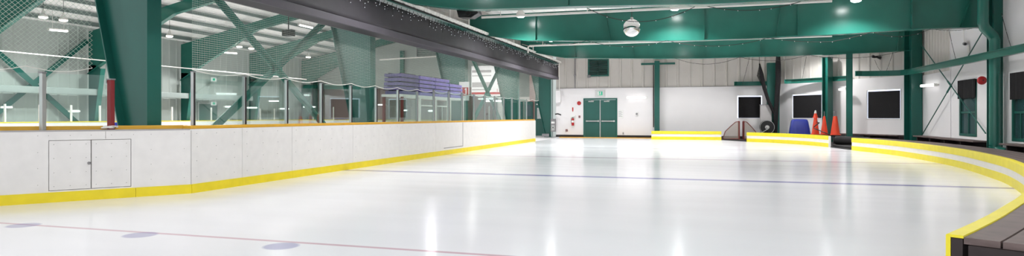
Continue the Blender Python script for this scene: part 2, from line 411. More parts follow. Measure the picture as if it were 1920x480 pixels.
# ------------------------------------------------------------------ long dasher boards
def board(name, path, label, zt=1.0, doors=None):
    P = [Vector(p) for p in path]; c = (P[0]+P[-1])/2
    return empty(name, (c.x, c.y, 0), label, 'rink board')
bd = board('rink_board', [K, (XB, 29.55)], 'long white rink board with amber cap rail and yellow kick plate')
E = Vector((XB, 29.55)); ys = [8.05, 9.2, 10.6, 12.85, 15.2, 17.55, 19.9, 22.3, 24.7, 27.1, 29.55]
for i in range(len(ys)-1):
    p = build('board_panel', MB().box((XB-.10, ys[i]+.004, .13), (XB-.004, ys[i+1]-.004, 1.0)), 'board_white', bd, bevel=.004)
    sm = MB(); yy = ys[i]+.12
    while yy < ys[i+1]-.05 and i < 5:
        for z in (.25, .5, .72, .93): sm.lathe([(.006, -.004), (.006, .002)], (XB-.001, yy+random.uniform(-.01, .01), z), 6, 'x')
        yy += .42
    if sm.v: tag(build('screw', sm, 'screw', p), kind='stuff')
for i in range(len(ys)-1):
    build('kick_plate', MB().box((XB-.09, ys[i], 0), (XB+.012, ys[i+1]-.003, .14)), 'kick_yellow', bd)
build('cap_rail', MB().box((XB-.17, 8.05, 1.0), (XB-.015, 29.55, 1.055)), 'cap_amber', bd, bevel=.01)
build('end_panel', MB().box((XB-.15, 29.55, 0), (XB+.005, 29.58, 1.0)), 'board_white', bd)
gy0, gy1 = 18.2, 19.85
build('gate_outline', MB().box((XB-.006, gy1-.02, .22), (XB+.001, gy1, .99)).box((XB-.006, gy0, .20), (XB+.001, gy1, .22)), 'steel_grey', bd)
# slanted near section with the two hatch doors
D = (KD-K).normalized(); N = Vector((-D.y, D.x)); N = N if N.x > 0 else -N; LN = (KE-K).length
def dq(u0, u1, z0, z1, o0, o1, mb=None):                     # block along the slanted section, o = offset towards the ice
    mb = mb or MB(); q = [K+D*u0+N*o0, K+D*u1+N*o0, K+D*u1+N*o1, K+D*u0+N*o1]
    return mb.prism([(p.x, p.y, z0) for p in q], (0, 0, z1-z0))
def du(px): p = onseg(px, 218, K, KD); return (Vector((p.x, p.y))-K).length
bn = board('rink_board', [K, KE], 'slanted white rink board with two hatch doors below the large green column')
h0, hm, h1 = du(246), du(171), du(91)
hz0, hz1 = .14+.02, .865
mb = MB(); dq(.003, h0, .13, 1.0, -.10, 0, mb); dq(h1, LN, .13, 1.0, -.10, 0, mb); dq(h0, h1, .13, hz0, -.10, 0, mb); dq(h0, h1, hz1, 1.0, -.10, 0, mb)
dq(h0, h1, hz0, hz1, -.10, -.06, mb)
p = build('board_panel', mb, 'board_white', bn)
sm = MB()
for u in [.10, .55, 1.0]+[h1+.12+.45*k for k in range(5)]:
    for z in (.25, .48, .7, .93):
        c = K+D*(u*1.0)+N*.001
        if u < h0-.03 or u > h1: sm.ball((c.x, c.y, z), .006, 6, 3)
for u in (h0-.03, (h0+hm)/2, hm, (h1+hm)/2, h1):
    c = K+D*u+N*.001; sm.ball((c.x, c.y, .93), .006, 6, 3)
tag(build('screw', sm, 'screw', p), kind='stuff')
build('seam_strip', dq(du(198)-.003, du(198)+.003, hz1+.01, .98, .0, .003), 'screw', bn)
build('seam_strip', dq(.0, .010, .14, .98, .0, .004), 'screw', bn)
for a, b_ in ((h0, hm), (hm, h1)):
    dd = build('hatch_door', dq(a+.006, b_-.006, hz0+.007, hz1-.007, -.06, -.004), 'board_white', bn)
    sm = MB()
    for u in (a+.06, (a+b_)/2, b_-.06):
        for z in (hz0+.06, hz0+.25, hz0+.45, hz1-.06):
            c = K+D*u+N*-.003; sm.ball((c.x, c.y, z), .006, 6, 3)
    tag(build('screw', sm, 'screw', dd), kind='stuff')
c = K+D*(hm+.02)
build('latch', MB().lathe([(.018, 0), (.014, .02)], (c.x, c.y, .53), 10, 'y').ball((c.x, c.y-.01, .53), .02, 8, 6), 'steel_grey', bn)
build('kick_plate', dq(0, .75, 0, .14, -.09, .012), 'kick_yellow', bn)
build('kick_plate', dq(.754, LN, 0, .14, -.09, .012), 'kick_yellow', bn)
build('cap_rail', dq(.02, LN, 1.0, 1.06, -.32, -.16), 'cap_amber', bn, bevel=.008)
build('top_ledge', dq(.02, LN, .985, 1.005, -.16, .004), 'grey_panel', bn)
# bundle of rope lying on the ledge by the column
c = onseg(214, 241, K-N*.1, KD-N*.1)
rp = []
for k in range(60):
    t = k*.55; rp.append((c.x+.05*math.cos(t)+.002*k*D.x, c.y+.05*math.sin(t)+.002*k*D.y, 1.03+.012*math.sin(t*.37)+.012))
tag(build('rope', MB().tube(rp, .010, 6), 'white_paint', smooth=True), 'small coil of white rope lying on the board ledge by the red post', 'rope')

# ------------------------------------------------------------------ glass posts and panes
XG = -7.69
py_ = [8.18+1.18*k for k in range(18)]
post0 = None
for k, y in enumerate(py_):
    zt = 1.90 if k < 8 else 1.98
    mb = MB().box((XG-.028, y-.028, 1.056), (XG+.028, y+.028, zt)).box((XG-.034, y-.010, 1.056), (XG+.034, y+.010, zt-.02))
    o = empty('glass_post', (XG, y, 1.055), 'aluminium glass post on the long white board, %s from the large green column' % ORD[k], 'post', 'glass posts on the long board')
    build('post_body', MB().box((XG-.026, y-.026, 1.056), (XG+.026, y+.026, zt)), 'alu', o, bevel=.004)
    build('front_channel', MB().box((XG+.026, y-.011, 1.06), (XG+.036, y+.011, zt-.01)), 'base_black' if k < 7 else 'steel_grey', o)
    build('post_cap', MB().box((XG-.03, y-.03, zt), (XG+.03, y+.03, zt+.012)), 'steel_grey', o)
for k in range(17):
    zt = 1.92 if k < 8 else 2.0
    o = build('rink_glass', MB().box((XG-.006, py_[k]+.028, 1.057), (XG+.006, py_[k+1]-.028, zt-.03)), 'glass')
    tag(o, 'clear rink glass pane over the long white board, %s from the large green column' % ORD[k], 'glass pane', 'glass panes on the long board')
def dpost(px, py_top, mname, label, w, name='glass_post'):
    a = K-N*.1; b_ = KD-N*.1; q = onseg(px, py_top, a, b_)
    o = empty(name, (q.x, q.y, 1.06), label, 'post')
    build('post_body', MB().box((q.x-w/2, q.y-w/2, 1.005), (q.x+w/2, q.y+w/2, q.z)), mname, o, bevel=.005)
    build('post_cap', MB().box((q.x-w/2-.006, q.y-w/2-.006, q.z), (q.x+w/2+.006, q.y+w/2+.006, q.z+.02)), 'steel_grey', o)
    return o, q
dp1, q1 = dpost(80, 137, 'alu', 'thick aluminium post on the slanted board, nearest the left edge', .06)
dp2, q2 = dpost(208, 150, 'red_post', 'dark red square post on the slanted board beside the green column', .07, 'gate_post')
build('clamp', MB().box((q2.x-.10, q2.y-.03, q2.z-.07), (q2.x-.036, q2.y+.02, q2.z-.01)).box((q2.x-.05, q2.y-.05, q2.z-.05), (q2.x-.036, q2.y-.036, q2.z+.02)), 'galv', dp2)
def pane(a, b_, zt, label):
    a, b_ = Vector((a.x, a.y)), Vector((b_.x, b_.y)); d = (b_-a).normalized(); a = a+d*.05; b_ = b_-d*.05
    tag(build('rink_glass', slab(a, b_, 1.065, zt, .012), 'glass'), label, 'glass pane')
pane(q2, q1, 1.80, 'clear rink glass pane between the red post and the aluminium post')
e = K-N*.1+D*3.3; pane(q1, Vector((e.x, e.y, 0)), 1.80, 'clear rink glass pane beyond the aluminium post at the left edge')

# ------------------------------------------------------------------ tapered columns
COLW = ['large tapered green steel column in front of the slanted board', 'tapered green steel column behind the glass, right of the crossed braces',
        'tapered green steel column behind the purple slabs', 'tapered pale green column beyond the far glass panes', 'tapered green steel column against the far wall, grey box at its foot']
def tcol(y, label, ztop=6.2):
    xr_ = -8.2; lx = lambda z: -8.54-.234*z
    r = empty('portal_column', (-8.5, y, 0), label, 'column')
    build('web', MB().prism([(xr_-.02, y-.006, 0), (xr_-.02, y-.006, ztop), (lx(ztop)+.02, y-.006, ztop), (lx(0)+.02, y-.006, 0)], (0, .012, 0)), 'green_dark', r)
    build('flange', MB().box((xr_-.02, y-.135, 0), (xr_, y+.135, ztop)), 'green_dark', r)
    build('flange', MB().prism([(lx(0), y-.135, 0), (lx(0)+.02, y-.135, 0), (lx(ztop)+.02, y-.135, ztop), (lx(ztop), y-.135, ztop)], (0, .27, 0)), 'green_dark', r)
    build('base_plate', MB().box((lx(0)-.06, y-.18, 0), (xr_+.05, y+.18, .025)), 'green_dark', r)
    return r
cols = [tcol(y, l) for y, l in zip(FR[1:6], COLW)]
q = onY(282, 212, FR[1]-.006)
tag(build('padlock', MB().box((q.x-.02, q.y-.03, q.z-.05), (q.x+.02, q.y-.002, q.z)).tube([(q.x-.012, q.y-.016, q.z-.002), (q.x-.012, q.y-.016, q.z+.035), (q.x+.012, q.y-.016, q.z+.035), (q.x+.012, q.y-.016, q.z-.002)], .005, 6), 'black_plastic'), 'small dark hook fixed low on the large green column', 'hook')
tcol(FR[0], 'tapered green steel column before the first bay of boards')
# crossed braces between columns
def xbrace(y0, y1, label, m='green_paint', w=.16, x=-8.62, z1=4.4):
    r = empty('cross_brace', (x, (y0+y1)/2, 0), label, 'brace')
    build('brace_member', MB().bar((x, y0+.3, 0), (x, y1-.2, z1), w, .02, (1, 0, 0)).bar((x+.03, y0+.3, 0), (x+.03, y1-.2, z1), .02, w, (1, 0, 0)), m, r)
    build('brace_member', MB().bar((x+.02, y1-.2, 0), (x+.02, y0+.3, z1), w, .02, (1, 0, 0)).bar((x+.05, y1-.2, 0), (x+.05, y0+.3, z1), .02, w, (1, 0, 0)), m, r)
    build('gusset', MB().box((x+.05, (y0+y1)/2-.10+.05, z1/2-.14), (x+.065, (y0+y1)/2+.2, z1/2+.14)), m, r)
xbrace(FR[1], FR[2], 'large green crossed steel braces behind the near glass')
xbrace(FR[3], FR[4], 'pale green crossed steel braces before the white banner', 'green_paint')

# ------------------------------------------------------------------ roof beams
def beam(Y, bot, ztop, label, stiff):
    """bot: [(px,py)] of the lower edge, traced to the beam's own plane"""
    P = [onY(a, b_, Y) for a, b_ in bot]; r = empty('roof_beam', (0, Y, P[len(P)//2].z), label, 'beam')
    top = [(p.x, Y, ztop) for p in P]
    build('web', MB().prism([tuple(p) for p in P]+top[::-1], (0, .02, 0)), 'green_paint', r)
    fb = MB(); ft = MB()
    for a, b_ in zip(P[:-1], P[1:]): fb.add(*_fl(a, b_, Y, .14, .025))
    ft.box((P[0].x, Y-.13, ztop), (P[-1].x, Y+.15, ztop+.025))
    build('bottom_flange', fb, 'green_paint', r); build('top_flange', ft, 'green_paint', r)
    for px, lean in stiff:
        zb = next((p.z+(q.z-p.z)*(onY(px, 0, Y).x-p.x)/(q.x-p.x) for p, q in zip(P[:-1], P[1:]) if p.x <= onY(px, 0, Y).x <= q.x), 3.9)
        x = onY(px, 0, Y).x
        build('stiffener', MB().bar((x, Y-.06, zb+.01), (x+lean, Y-.06, ztop-.01), .12, .02, (1, 0, 0)), 'green_paint', r)
    return r
def _fl(a, b_, Y, hw, t):
    return ([(a.x, Y-hw, a.z-t), (b_.x, Y-hw, b_.z-t), (b_.x, Y+hw+.02, b_.z-t), (a.x, Y+hw+.02, a.z-t), (a.x, Y-hw, a.z), (b_.x, Y-hw, b_.z), (b_.x, Y+hw+.02, b_.z), (a.x, Y+hw+.02, a.z)],
            [(0,3,2,1),(4,5,6,7),(0,1,5,4),(1,2,6,5),(2,3,7,6),(3,0,4,7)])
beam(FR[2], [(742, -4), (774, 6), (830, 13), (880, 17.5), (980, 15), (1095, 11), (1240, 9), (1320, 8), (1400, 4), (1480, 0), (1700, -14), (1920, -34)], 5.0, 'green steel roof beam nearest, cut off by the top of the picture', [(1066, 0), (1311, 0)])
beam(FR[3], [(880, 55), (915, 66), (985, 75.5), (1100, 76), (1220, 76), (1320, 75), (1440, 70), (1580, 63), (1680, 56.5), (1745, 53), (1830, 50.5), (1842, 50.5)], 4.83, 'green steel roof beam lit by three lamps, behind the mirror ball', [(1005, 0), (1145, -.18), (1320, 0), (1455, .15), (1495, 0), (1708, 0), (1800, .3)])
beam(FR[4], [(975, 92), (1000, 97.5), (1060, 108), (1240, 109.5), (1320, 109), (1440, 105), (1580, 101), (1660, 97), (1718, 93.8)], 5.0, 'green steel roof beam farthest from the camera, above the far wall', [(1080, -.1), (1190, -.15), (1320, 0), (1425, .1), (1680, .2)])
# green columns of the right side
def icol(x, y, label, w=.3, d=.35, z1=5.0, rot=0, z0=.026):
    r = empty('steel_column', (x, y, z0), label, 'column')
    a = build('web', MB().box((x-.008, y-d/2+.015, z0), (x+.008, y+d/2-.015, z1)), 'green_dark', r)
    for s in (-1, 1): build('flange', MB().box((x-w/2, y+s*d/2-.015, z0), (x+w/2, y+s*d/2+.015, z1)), 'green_dark', r)
    r.rotation_euler.z = rot; return r
icol(onY(1866, 0, FR[3]-.05).x, FR[3]-.05, 'green steel column on the right, carrying the lit beam, beside a drain pipe', .25, .40, rot=.05)
icol(8.05, 28.5, 'green steel column in the far right corner', .42, .45, rot=.3)
p = onseg(1562.5, 218, C1, C2); icol(p.x-.3, p.y-.3, 'green wall column behind the orange cones', .30, .3, 3.9, rot=.62)
p = onY(1449.5, 218, 34.5); icol(p.x, p.y, 'wide green column behind the hanging black net', .58, .25, 3.9)
p = onY(1232, 218, FARY-.25); o = icol(p.x, p.y, 'slim green post on the far wall, right of the tube light', .26, .2, 4.2)
build('bracket', MB().box((p.x-.85, p.y-.08, 4.0), (p.x+.95, p.y+.08, 4.1)), 'green_dark', o)
build('conduit', MB().tube([(p.x-.2, p.y+.12, .6), (p.x-.2, p.y+.12, 4.0)], .025, 8), 'base_black', o)
p = onY(1592.5, 218, FR[4]); o = icol(p.x, p.y, 'slim green post under the farthest beam, in the gap between barriers', .2, .18, 3.75)
# drain pipe by the right column
y = FR[3]-.5
pp = [onY(1843, -12, y-.1), onY(1843, 44, y-.1), onY(1846, 52, y-.1), onY(1862, 68, y), onY(1865, 76, y), onY(1865, 150, y), onY(1865, 272, y)]
dr = empty('drain_pipe', (pp[-1].x, pp[-1].y, .4), 'green painted drain pipe with a bend, along the right column', 'pipe')
build('pipe_run', MB().tube(pp, .14, 14), 'green_paint', dr, smooth=True)
a = pp[-1]; build('pipe_foot', MB().tube([a, a+Vector((.02, -.02, -.12)), a+Vector((.1, -.15, -.2)), a+Vector((.16, -.35, -.22))], .15, 14), 'green_paint', dr, smooth=True)

# curved-end green rails along the walls
def rail(pts, label, h=.21):
    d = [Vector(p) for p in pts]; P = [Vector((p.x, p.y)) for p in d]; z = d[0].z
    o = build('wall_rail', MB().sweep(P, [(-.06, z-h/2), (.06, z-h/2), (.06, z-h/2+.02), (-.03, z-h/2+.02), (-.03, z+h/2-.02), (.06, z+h/2-.02), (.06, z+h/2), (-.06, z+h/2)]), 'green_paint')
    tag(o, label, 'rail')
def zp(x, y, z=2.9): return Vector((x, y, z))
rail(smooth_path([zp(1.75, 35.0), zp(1.85, 35.1), zp(2.4, 35.15), zp(3.3, 35.15)]), 'short green rail with bent end above the small blacked out window')
rail(smooth_path([zp(4.0, 33.55), zp(4.12, 33.6), zp(4.6, 33.3), zp(6.35, 31.3)]), 'green rail with bent end above the blue tub and cones')
rail(smooth_path([zp(5.95, 28.05), zp(6.2, 28.25), zp(6.8, 28.3), zp(7.5, 28.15), zp(7.72, 27.4), zp(7.75, 26), zp(7.75, 22), zp(7.75, 14)]), 'long green rail running along the right wall from the largest window')
# crossed rods on the right wall
for a, b_, l in (((1728, 85), (1848, 250), 'thin green tie rod on the right wall, sloping down towards the column'), ((1848, 55), (1730, 255), 'thin green tie rod on the right wall, sloping up towards the column')):
    A_, B_ = onX(*a, 8.22), onX(*b_, 8.22)
    if 'up' in l: A_.x -= .04; B_.x -= .04
    r = empty('tie_rod', tuple((A_+B_)/2), l, 'rod')
    build('rod', MB().tube([A_, B_], .018, 8), 'green_dark', r)
    build('turnbuckle', MB().tube([A_.lerp(B_, .47), A_.lerp(B_, .53)], .032, 8), 'green_dark', r)

# ------------------------------------------------------------------ valance, rail, icicle lights
XV = -7.45
y0, y1 = 3.0, 33.8
g = []; NY = 120
for j, z in enumerate((3.98, 3.8, 3.6, 3.45, 3.34)):
    g.append([(XV+.02*math.sin(i*.45+j*.4)*(j/4)+random.uniform(-.006, .006)+.01*j, y0+(y1-y0)*i/NY, z+.01*math.sin(i*.31)) for i in range(NY+1)])
v = empty('valance', (XV, (y0+y1)/2, 3.22), 'long black fabric valance hanging above the boards and glass', 'valance')
o = build('fabric', MB().sheet(g), 'black_fabric', v, smooth=True); sd = o.modifiers.new('t', 'SOLIDIFY'); sd.thickness = .02
o = build('hem', MB().box((XV+.01, y0, 3.19), (XV+.07, y1, 3.345)), 'black_hem', v, bevel=.01)
build('underside', MB().box((XV-.45, y0, 3.20), (XV+.01, y1, 3.24)), 'black_fabric', v)
build('end_flap', MB().box((XV-.45, y1-.01, 3.2), (XV+.04, y1+.01, 4.0)), 'black_fabric', v)
rl = empty('light_rail', (XV, 18, 4.02), 'white painted rail along the top of the black valance', 'rail')
build('rail_bar', MB().box((XV+.07, 9, 4.12), (XV+.11, 34.3, 4.22)), 'rail_paint', rl)
build('rail_lip', MB().box((XV-.25, 9, 4.05), (XV+.05, 33.9, 4.08)), 'green_dark', rl)
build('back_bar', MB().box((XV-.12, 9, 4.08), (XV-.06, 33.9, 4.24)), 'base_black', rl)
for yy in (16.6, 18.2, 19.9, 22.5, 25.2, 28.4, 31.0, 33.5):
    build('hanger', MB().box((XV+.02, yy-.02, 4.20), (XV+.06, yy+.02, 4.50)).bar((XV-.01, yy, 4.4), (XV-.5, yy, 4.55), .03, .03), 'white_paint', rl)
# icicle light strings hung under the rail, one per stretch between hangers
ic = [9.5, 13, 16.6, 20, 23.4, 26.8, 30.2, 33.6]
for k in range(7):
    a, b_ = ic[k], ic[k+1]; cm = MB(); bl = MB()
    cm.tube([(XV+.115, a+(b_-a)*i/40, 4.12-.06*abs(math.sin(i*.45))) for i in range(41)], .007, 4)
    yy = a+.1
    while yy < b_-.05:
        Ld = random.uniform(.10, .34); pts = [(XV+.09+random.uniform(-.01, .03), yy+random.uniform(-.05, .05), 4.01-Ld*t) for t in (0, .3, .6, 1)]
        cm.tube(pts, .007, 4)
        for t in (.4, .7, 1):
            if random.random() < .75: bl.ball((pts[0][0]+.02, yy+random.uniform(-.05, .05), 4.0-Ld*t), .009, 5, 3)
        yy += random.uniform(.16, .32)
    r = empty('icicle_lights', (XV+.09, a, 4.0), 'icicle light string under the white rail, %s stretch from the near end' % ORD[k], 'string lights', 'icicle lights on the valance')
    tag(build('cable', cm, 'wire', r), kind='stuff'); tag(build('bulb', bl, 'bulb_glow', r), kind='stuff')

# ------------------------------------------------------------------ netting above the glass
def net(A, B, zt, zb, label, sag=.06, sx=1.2, m='netting', rr=.009):
    A, B = Vector(A), Vector(B); L = (B-A).length; n = int(L/.15)
    g = []; uv = []
    for j in range(5):
        row = []; ur = []
        for i in range(n+1):
            u = L*i/n; p = A.lerp(B, i/n); lo = zb(u) if callable(zb) else zb
            z = zt+(lo-sag*abs(math.sin(u*PI/sx))-zt)*j/4
            row.append((p.x+.02*math.sin(u*1.7), p.y, z)); ur.append((u, z))
        g.append(row); uv.append(ur)
    r = empty('safety_net', (A.x, (A.y+B.y)/2, 1.9), label, 'net')
    build('mesh_sheet', MB().sheet(g, uv), m, r)
    build('hem_rope', MB().tube(g[-1], rr, 5), 'white_paint', r)
net((-7.82, 8.3), (-7.82, 31.0), 3.19, lambda u: 1.95+.003*u, 'white safety net hanging from the black valance to the glass top')
net((-9.9, 8.3), (-14.3, 3.4), 4.1, 2.02, 'white safety net behind the large green column', .08, .9, 'netting_wide', .007)

# ------------------------------------------------------------------ hanging things
def lamp(x, y, z, label, group='lamps of the low hall', glow='lamp_glow', r_=.15, sp=None, power=0, cone=150):
    r = empty('bay_lamp', (x, y, z), label, 'lamp', group)
    build('housing', MB().lathe([(.05, .32), (.07, .20), (.09, .12), (r_*.9, .06), (r_, .0), (r_, -.02)], (x, y, z), 20), 'white_paint', r, smooth=True)
    build('lens', MB().lathe([(r_*.93, -.021), (r_*.9, -.06), (r_*.6, -.09), (.01, -.10)], (x, y, z), 20), glow, r, smooth=True)
    build('hook_rod', MB().tube([(x, y, z+.32), (x, y, 5.24 if x > -8 else 6.32+(9.2-6.35)*(1-abs(x+21.5)/13.1))], .012, 6), 'black_plastic', r)
    if power:
        ld = bpy.data.lights.new('lamp_light', 'SPOT'); ld.energy = power; ld.spot_size = math.radians(cone); ld.spot_blend = .5; ld.shadow_soft_size = .14
        lo = bpy.data.objects.new('lamp_light', ld); lo.location = (0, 0, -.13); lo.parent = r; COL.objects.link(lo)
    return r
LX = [-5.87, -.78, 4.4]; PW = {20.8: 370, 25.4: 620, 31.5: 540, 12.6: 350, 7.0: 105, 0.5: 50}
BAY = [(20.8, 4.66, 'in front of the lit roof beam'), (25.4, 4.36, 'in the bay behind the lit roof beam'), (31.5, 4.6, 'in the bay by the far wall'),
       (12.6, 4.66, 'before the lit beam, out of frame'), (7.0, 4.66, 'over the near ice, out of frame'), (0.5, 4.66, 'over the camera side, out of frame')]
for y, z, l in BAY:
    for x, w in zip(LX, ('near the valance', 'in the middle of the hall', 'towards the right wall')):
        lamp(x, y, z, 'round lamp %s, %s' % (l, w), power=PW[y])
# mirror ball
q = onY(1184.5, 52.5, 18.6); R_ = .255
mbl = empty('mirror_ball', (q.x, q.y, q.z), 'silver mirror ball hanging in front of the lit roof beam', 'mirror ball')
build('ball', MB().ball((q.x, q.y, q.z), R_, 40, 24), 'chrome', mbl, smooth=True)
build('chain', MB().tube([(q.x, q.y, q.z+R_), (q.x, q.y, 5.2)], .008, 6), 'wire', mbl)
build('collar', MB().lathe([(.045, R_-.02), (.04, R_+.05), (.012, R_+.06)], (q.x, q.y, q.z), 14), 'alu', mbl)
# sprinkler pipes
def pipe(Y, px0, px1, z, label, drop=.28):
    x0, x1 = onY(px0, 0, Y).x, onY(px1, 0, Y).x
    r = empty('sprinkler_pipe', ((x0+x1)/2, Y, z), label, 'pipe')
    pts = ([(x0, Y, z-drop), (x0, Y, z-.06), (x0+.06, Y, z)] if drop else [(x0, Y, z)])+[(x1, Y, z)]
    build('pipe_run', MB().tube(pts, .035, 8), 'white_paint', r, smooth=True)
    x = x0+.6
    while x < x1:
        build('hanger', MB().tube([(x, Y, z+.03), (x, Y, 5.2)], .012, 6), 'white_paint', r)
        x += 2.6
pipe(18.0, 903, 1560, 4.17, 'white sprinkler pipe crossing before the lit beam', 0)
pipe(24.2, 990, 1560, 3.98, 'white sprinkler pipe behind the lit beam, elbow above the valance')
# loudspeaker under the near beam
q = onY(880, 27, FR[2]+.6); x, y, z = q
sp = empty('loudspeaker', (x, y, z-.13), 'black loudspeaker hanging under the near roof beam', 'loudspeaker')
prof = [(x-.30, y-.16, z+.11), (x+.24, y-.16, z+.15), (x+.29, y-.14, z+.0), (x+.10, y-.16, z-.11), (x-.24, y-.16, z-.09)]
build('cabinet', MB().prism(prof, (0, .32, 0)), 'black_plastic', sp, bevel=.012)
build('woofer', MB().lathe([(.085, 0), (.085, -.015), (.065, -.02), (.03, -.005), (.01, -.008)], (x+.03, y-.161, z+.02), 18, 'y'), 'base_black', sp)
build('mount_bracket', MB().box((x-.05, y-.02, z+.12), (x+.05, y+.02, z+.55)).box((x-.15, y-.03, z+.125), (x+.15, y+.03, z+.145)), 'black_plastic', sp)
q = onY(915, 19, 17.0); r = empty('flood_lamp', tuple(q), 'small black flood lamp beside the loudspeaker', 'lamp')
build('lamp_head', MB().lathe([(.08, -.03), (.09, 0), (.05, .06), (.02, .09)], tuple(q), 14), 'black_plastic', r); build('bracket', MB().tube([(q.x, q.y, q.z+.08), (q.x, q.y, 5.25)], .012, 6), 'black_plastic', r)

# ------------------------------------------------------------------ fairy light strings on the beams and walls
def cat(p, q, sag, n=18): return [Vector(p).lerp(Vector(q), i/n)-Vector((0, 0, sag*4*(i/n)*(1-i/n))) for i in range(n+1)]
def fairy(segs, label, rb=.008, step=.35, glow='bulb_glow'):
    cm = MB(); bl = MB(); c0 = Vector(segs[0][0])
    for p, q, s_ in segs:
        pts = cat(p, q, s_); cm.tube(pts, .008, 4); L = (Vector(p)-Vector(q)).length; n = max(3, int(L/step))
        for k in range(n):
            t = (k+random.random()*.5)/n*(len(pts)-1); i = min(int(t), len(pts)-2); c = pts[i].lerp(pts[i+1], t-i); bl.ball((c.x, c.y-.012, c.z-.016), rb, 5, 3)
    r = empty('fairy_lights', tuple(c0), label, 'string lights')
    tag(build('cable', cm, 'wire', r), kind='stuff'); tag(build('bulb', bl, glow, r), kind='stuff')
P_ = lambda px, py, Y: onY(px, py, Y)
Y2 = FR[3]-.2; Y3 = FR[4]-.22; YA = FR[2]+.25
fairy([(P_(1095, 12, YA), P_(1311, 8, YA), .38), (P_(1311, 8, YA), P_(1510, 0, YA), .18)], 'drooping fairy light string hung from the near roof beam')
fairy([(P_(1000, 76, Y2), P_(1100, 76, Y2), .15), (P_(1100, 76, Y2), P_(1250, 76, Y2), .2), (P_(1250, 76, Y2), P_(1440, 71, Y2), .22), (P_(1440, 71, Y2), P_(1560, 78, Y2), .05), (P_(1560, 78, Y2), P_(1635, 60, Y2), .02), (P_(1635, 60, Y2), P_(1745, 54, Y2), .18)], 'fairy light string drooping below the lit roof beam')
fairy([(P_(1265, 109, Y3), P_(1387, 107, Y3), .28), (P_(1387, 107, Y3), P_(1515, 103, Y3), .2), (P_(1515, 103, Y3), P_(1690, 96, Y3), .2)], 'fairy light string drooping below the farthest roof beam')
fairy([(onX(1745, 54, 8.1), onX(1835, 51, 8.1), .08)], 'short fairy light string across the top of the right wall')
fairy([(onX(1779, 54, 8.25), onX(1793, 114, 8.25), .05)], 'fairy light string hanging down the right wall beside the wall camera')
fairy([(onX(1878, 25, 8.3), onX(1897, 92, 8.3), .05)], 'fairy light string hanging down beside the drain pipe')
fairy([(P_(1405, 108, 34.9), P_(1392, 158, 34.9), .05)], 'fairy light string hanging above the small blacked out window')
p1, p2 = onseg(1512, 104, C1-Vector((.2, .2)), C2-Vector((.2, .2))), onseg(1503, 152, C1-Vector((.2, .2)), C2-Vector((.2, .2)))
fairy([(p1, p2, .05)], 'fairy light string hanging above the blue tub')
p1, p2 = onseg(1675, 95, C1-Vector((.2, .2)), C2-Vector((.2, .2))), onseg(1661, 135, C1-Vector((.2, .2)), C2-Vector((.2, .2)))
fairy([(p1, p2, .05), (p2, onseg(1640, 112, C1-Vector((.2, .2)), C2-Vector((.2, .2))), .2)], 'fairy light string hanging above the largest blacked out window')

# ------------------------------------------------------------------ things on the far wall
def tubelight(name, p, q, label, depth=Vector((0, -.06, 0))):
    p, q = Vector(p), Vector(q); r = empty(name, tuple((p+q)/2), label, 'tube light')
    d = (q-p).normalized()
    build('batten', MB().bar(p-depth*.5, q-depth*.5, .07, .06), 'white_paint', r)
    build('tube', MB().tube([p+depth, q+depth], .05, 10), 'tube_glow', r, smooth=True)
    build('end_cap', MB().bar(p+depth*.9-d*.03, p+depth*.9+d*.02, .10, .10).bar(q+depth*.9-d*.02, q+depth*.9+d*.03, .10, .10), 'white_paint', r)
    return r
FY = FARY-.13
tubelight('tube_light', onY(1175, 183, FY), onY(1212, 183, FY), 'bright tube light on the far wall right of the green door')
A_, B_ = Vector((XR-.2, onX(1730, 160, XR).y)), 0
tubelight('tube_light', onX(1731, 161, XR-.12), onX(1757, 159, XR-.12), 'bright tube light on the right wall beside the crossed rods', Vector((-.06, 0, 0)))
p1 = onseg(1576, 168, C1-Vector((.25, .25)), C2-Vector((.25, .25))); p2 = onseg(1588, 167, C1-Vector((.25, .25)), C2-Vector((.25, .25)))
tubelight('tube_light', p1, p2, 'short bright tube light behind the slim green post', Vector((-.05, -.04, 0)))
# exit sign
a, b_ = onY(1117, 170, FY), onY(1132, 180, FY); y = FARY-.06
a.x -= .04; b_.x += .06; a.z += .03; b_.z -= .04
ex = empty('exit_sign', ((a.x+b_.x)/2, y, b_.z), 'white exit sign with green running figure above the double door', 'exit sign')
build('sign_case', MB().box((a.x, y-.07, b_.z), (b_.x, y, a.z)), 'sign_case', ex, bevel=.006)
gx0, gx1, gz0, gz1 = a.x+.13, b_.x-.13, b_.z+.08, a.z-.08
build('green_face', MB().box((gx0, y-.076, gz0), (gx1, y-.071, gz1)), 'sign_green', ex)
h = gz1-gz0; cx = gx0+.6*(gx1-gx0); yy = y-.081
fg = MB().lathe([(h*.11, -.003), (h*.11, .003)], (cx+h*.05, yy, gz0+h*.83), 12, 'y')
for s_ in (((.0, .72), (-.08, .40), .17), ((.0, .70), (.24, .55), .08), ((.02, .68), (-.22, .60), .08), ((-.08, .42), (.16, .25), .1), ((.16, .25), (.12, .05), .09), ((-.08, .42), (-.2, .22), .1), ((-.2, .22), (-.36, .2), .09)):
    fg.bar((cx+h*s_[0][0], yy, gz0+h*s_[0][1]), (cx+h*s_[1][0], yy, gz0+h*s_[1][1]), .006, h*s_[2], (0, 0, 1) if abs(s_[0][0]-s_[1][0]) > .1 else (1, 0, 0))
fg.box((gx0+.01, yy-.003, gz0+.01), (gx0+h*.42, yy+.003, gz1-.01))
build('running_figure', fg, 'sign_white', ex)
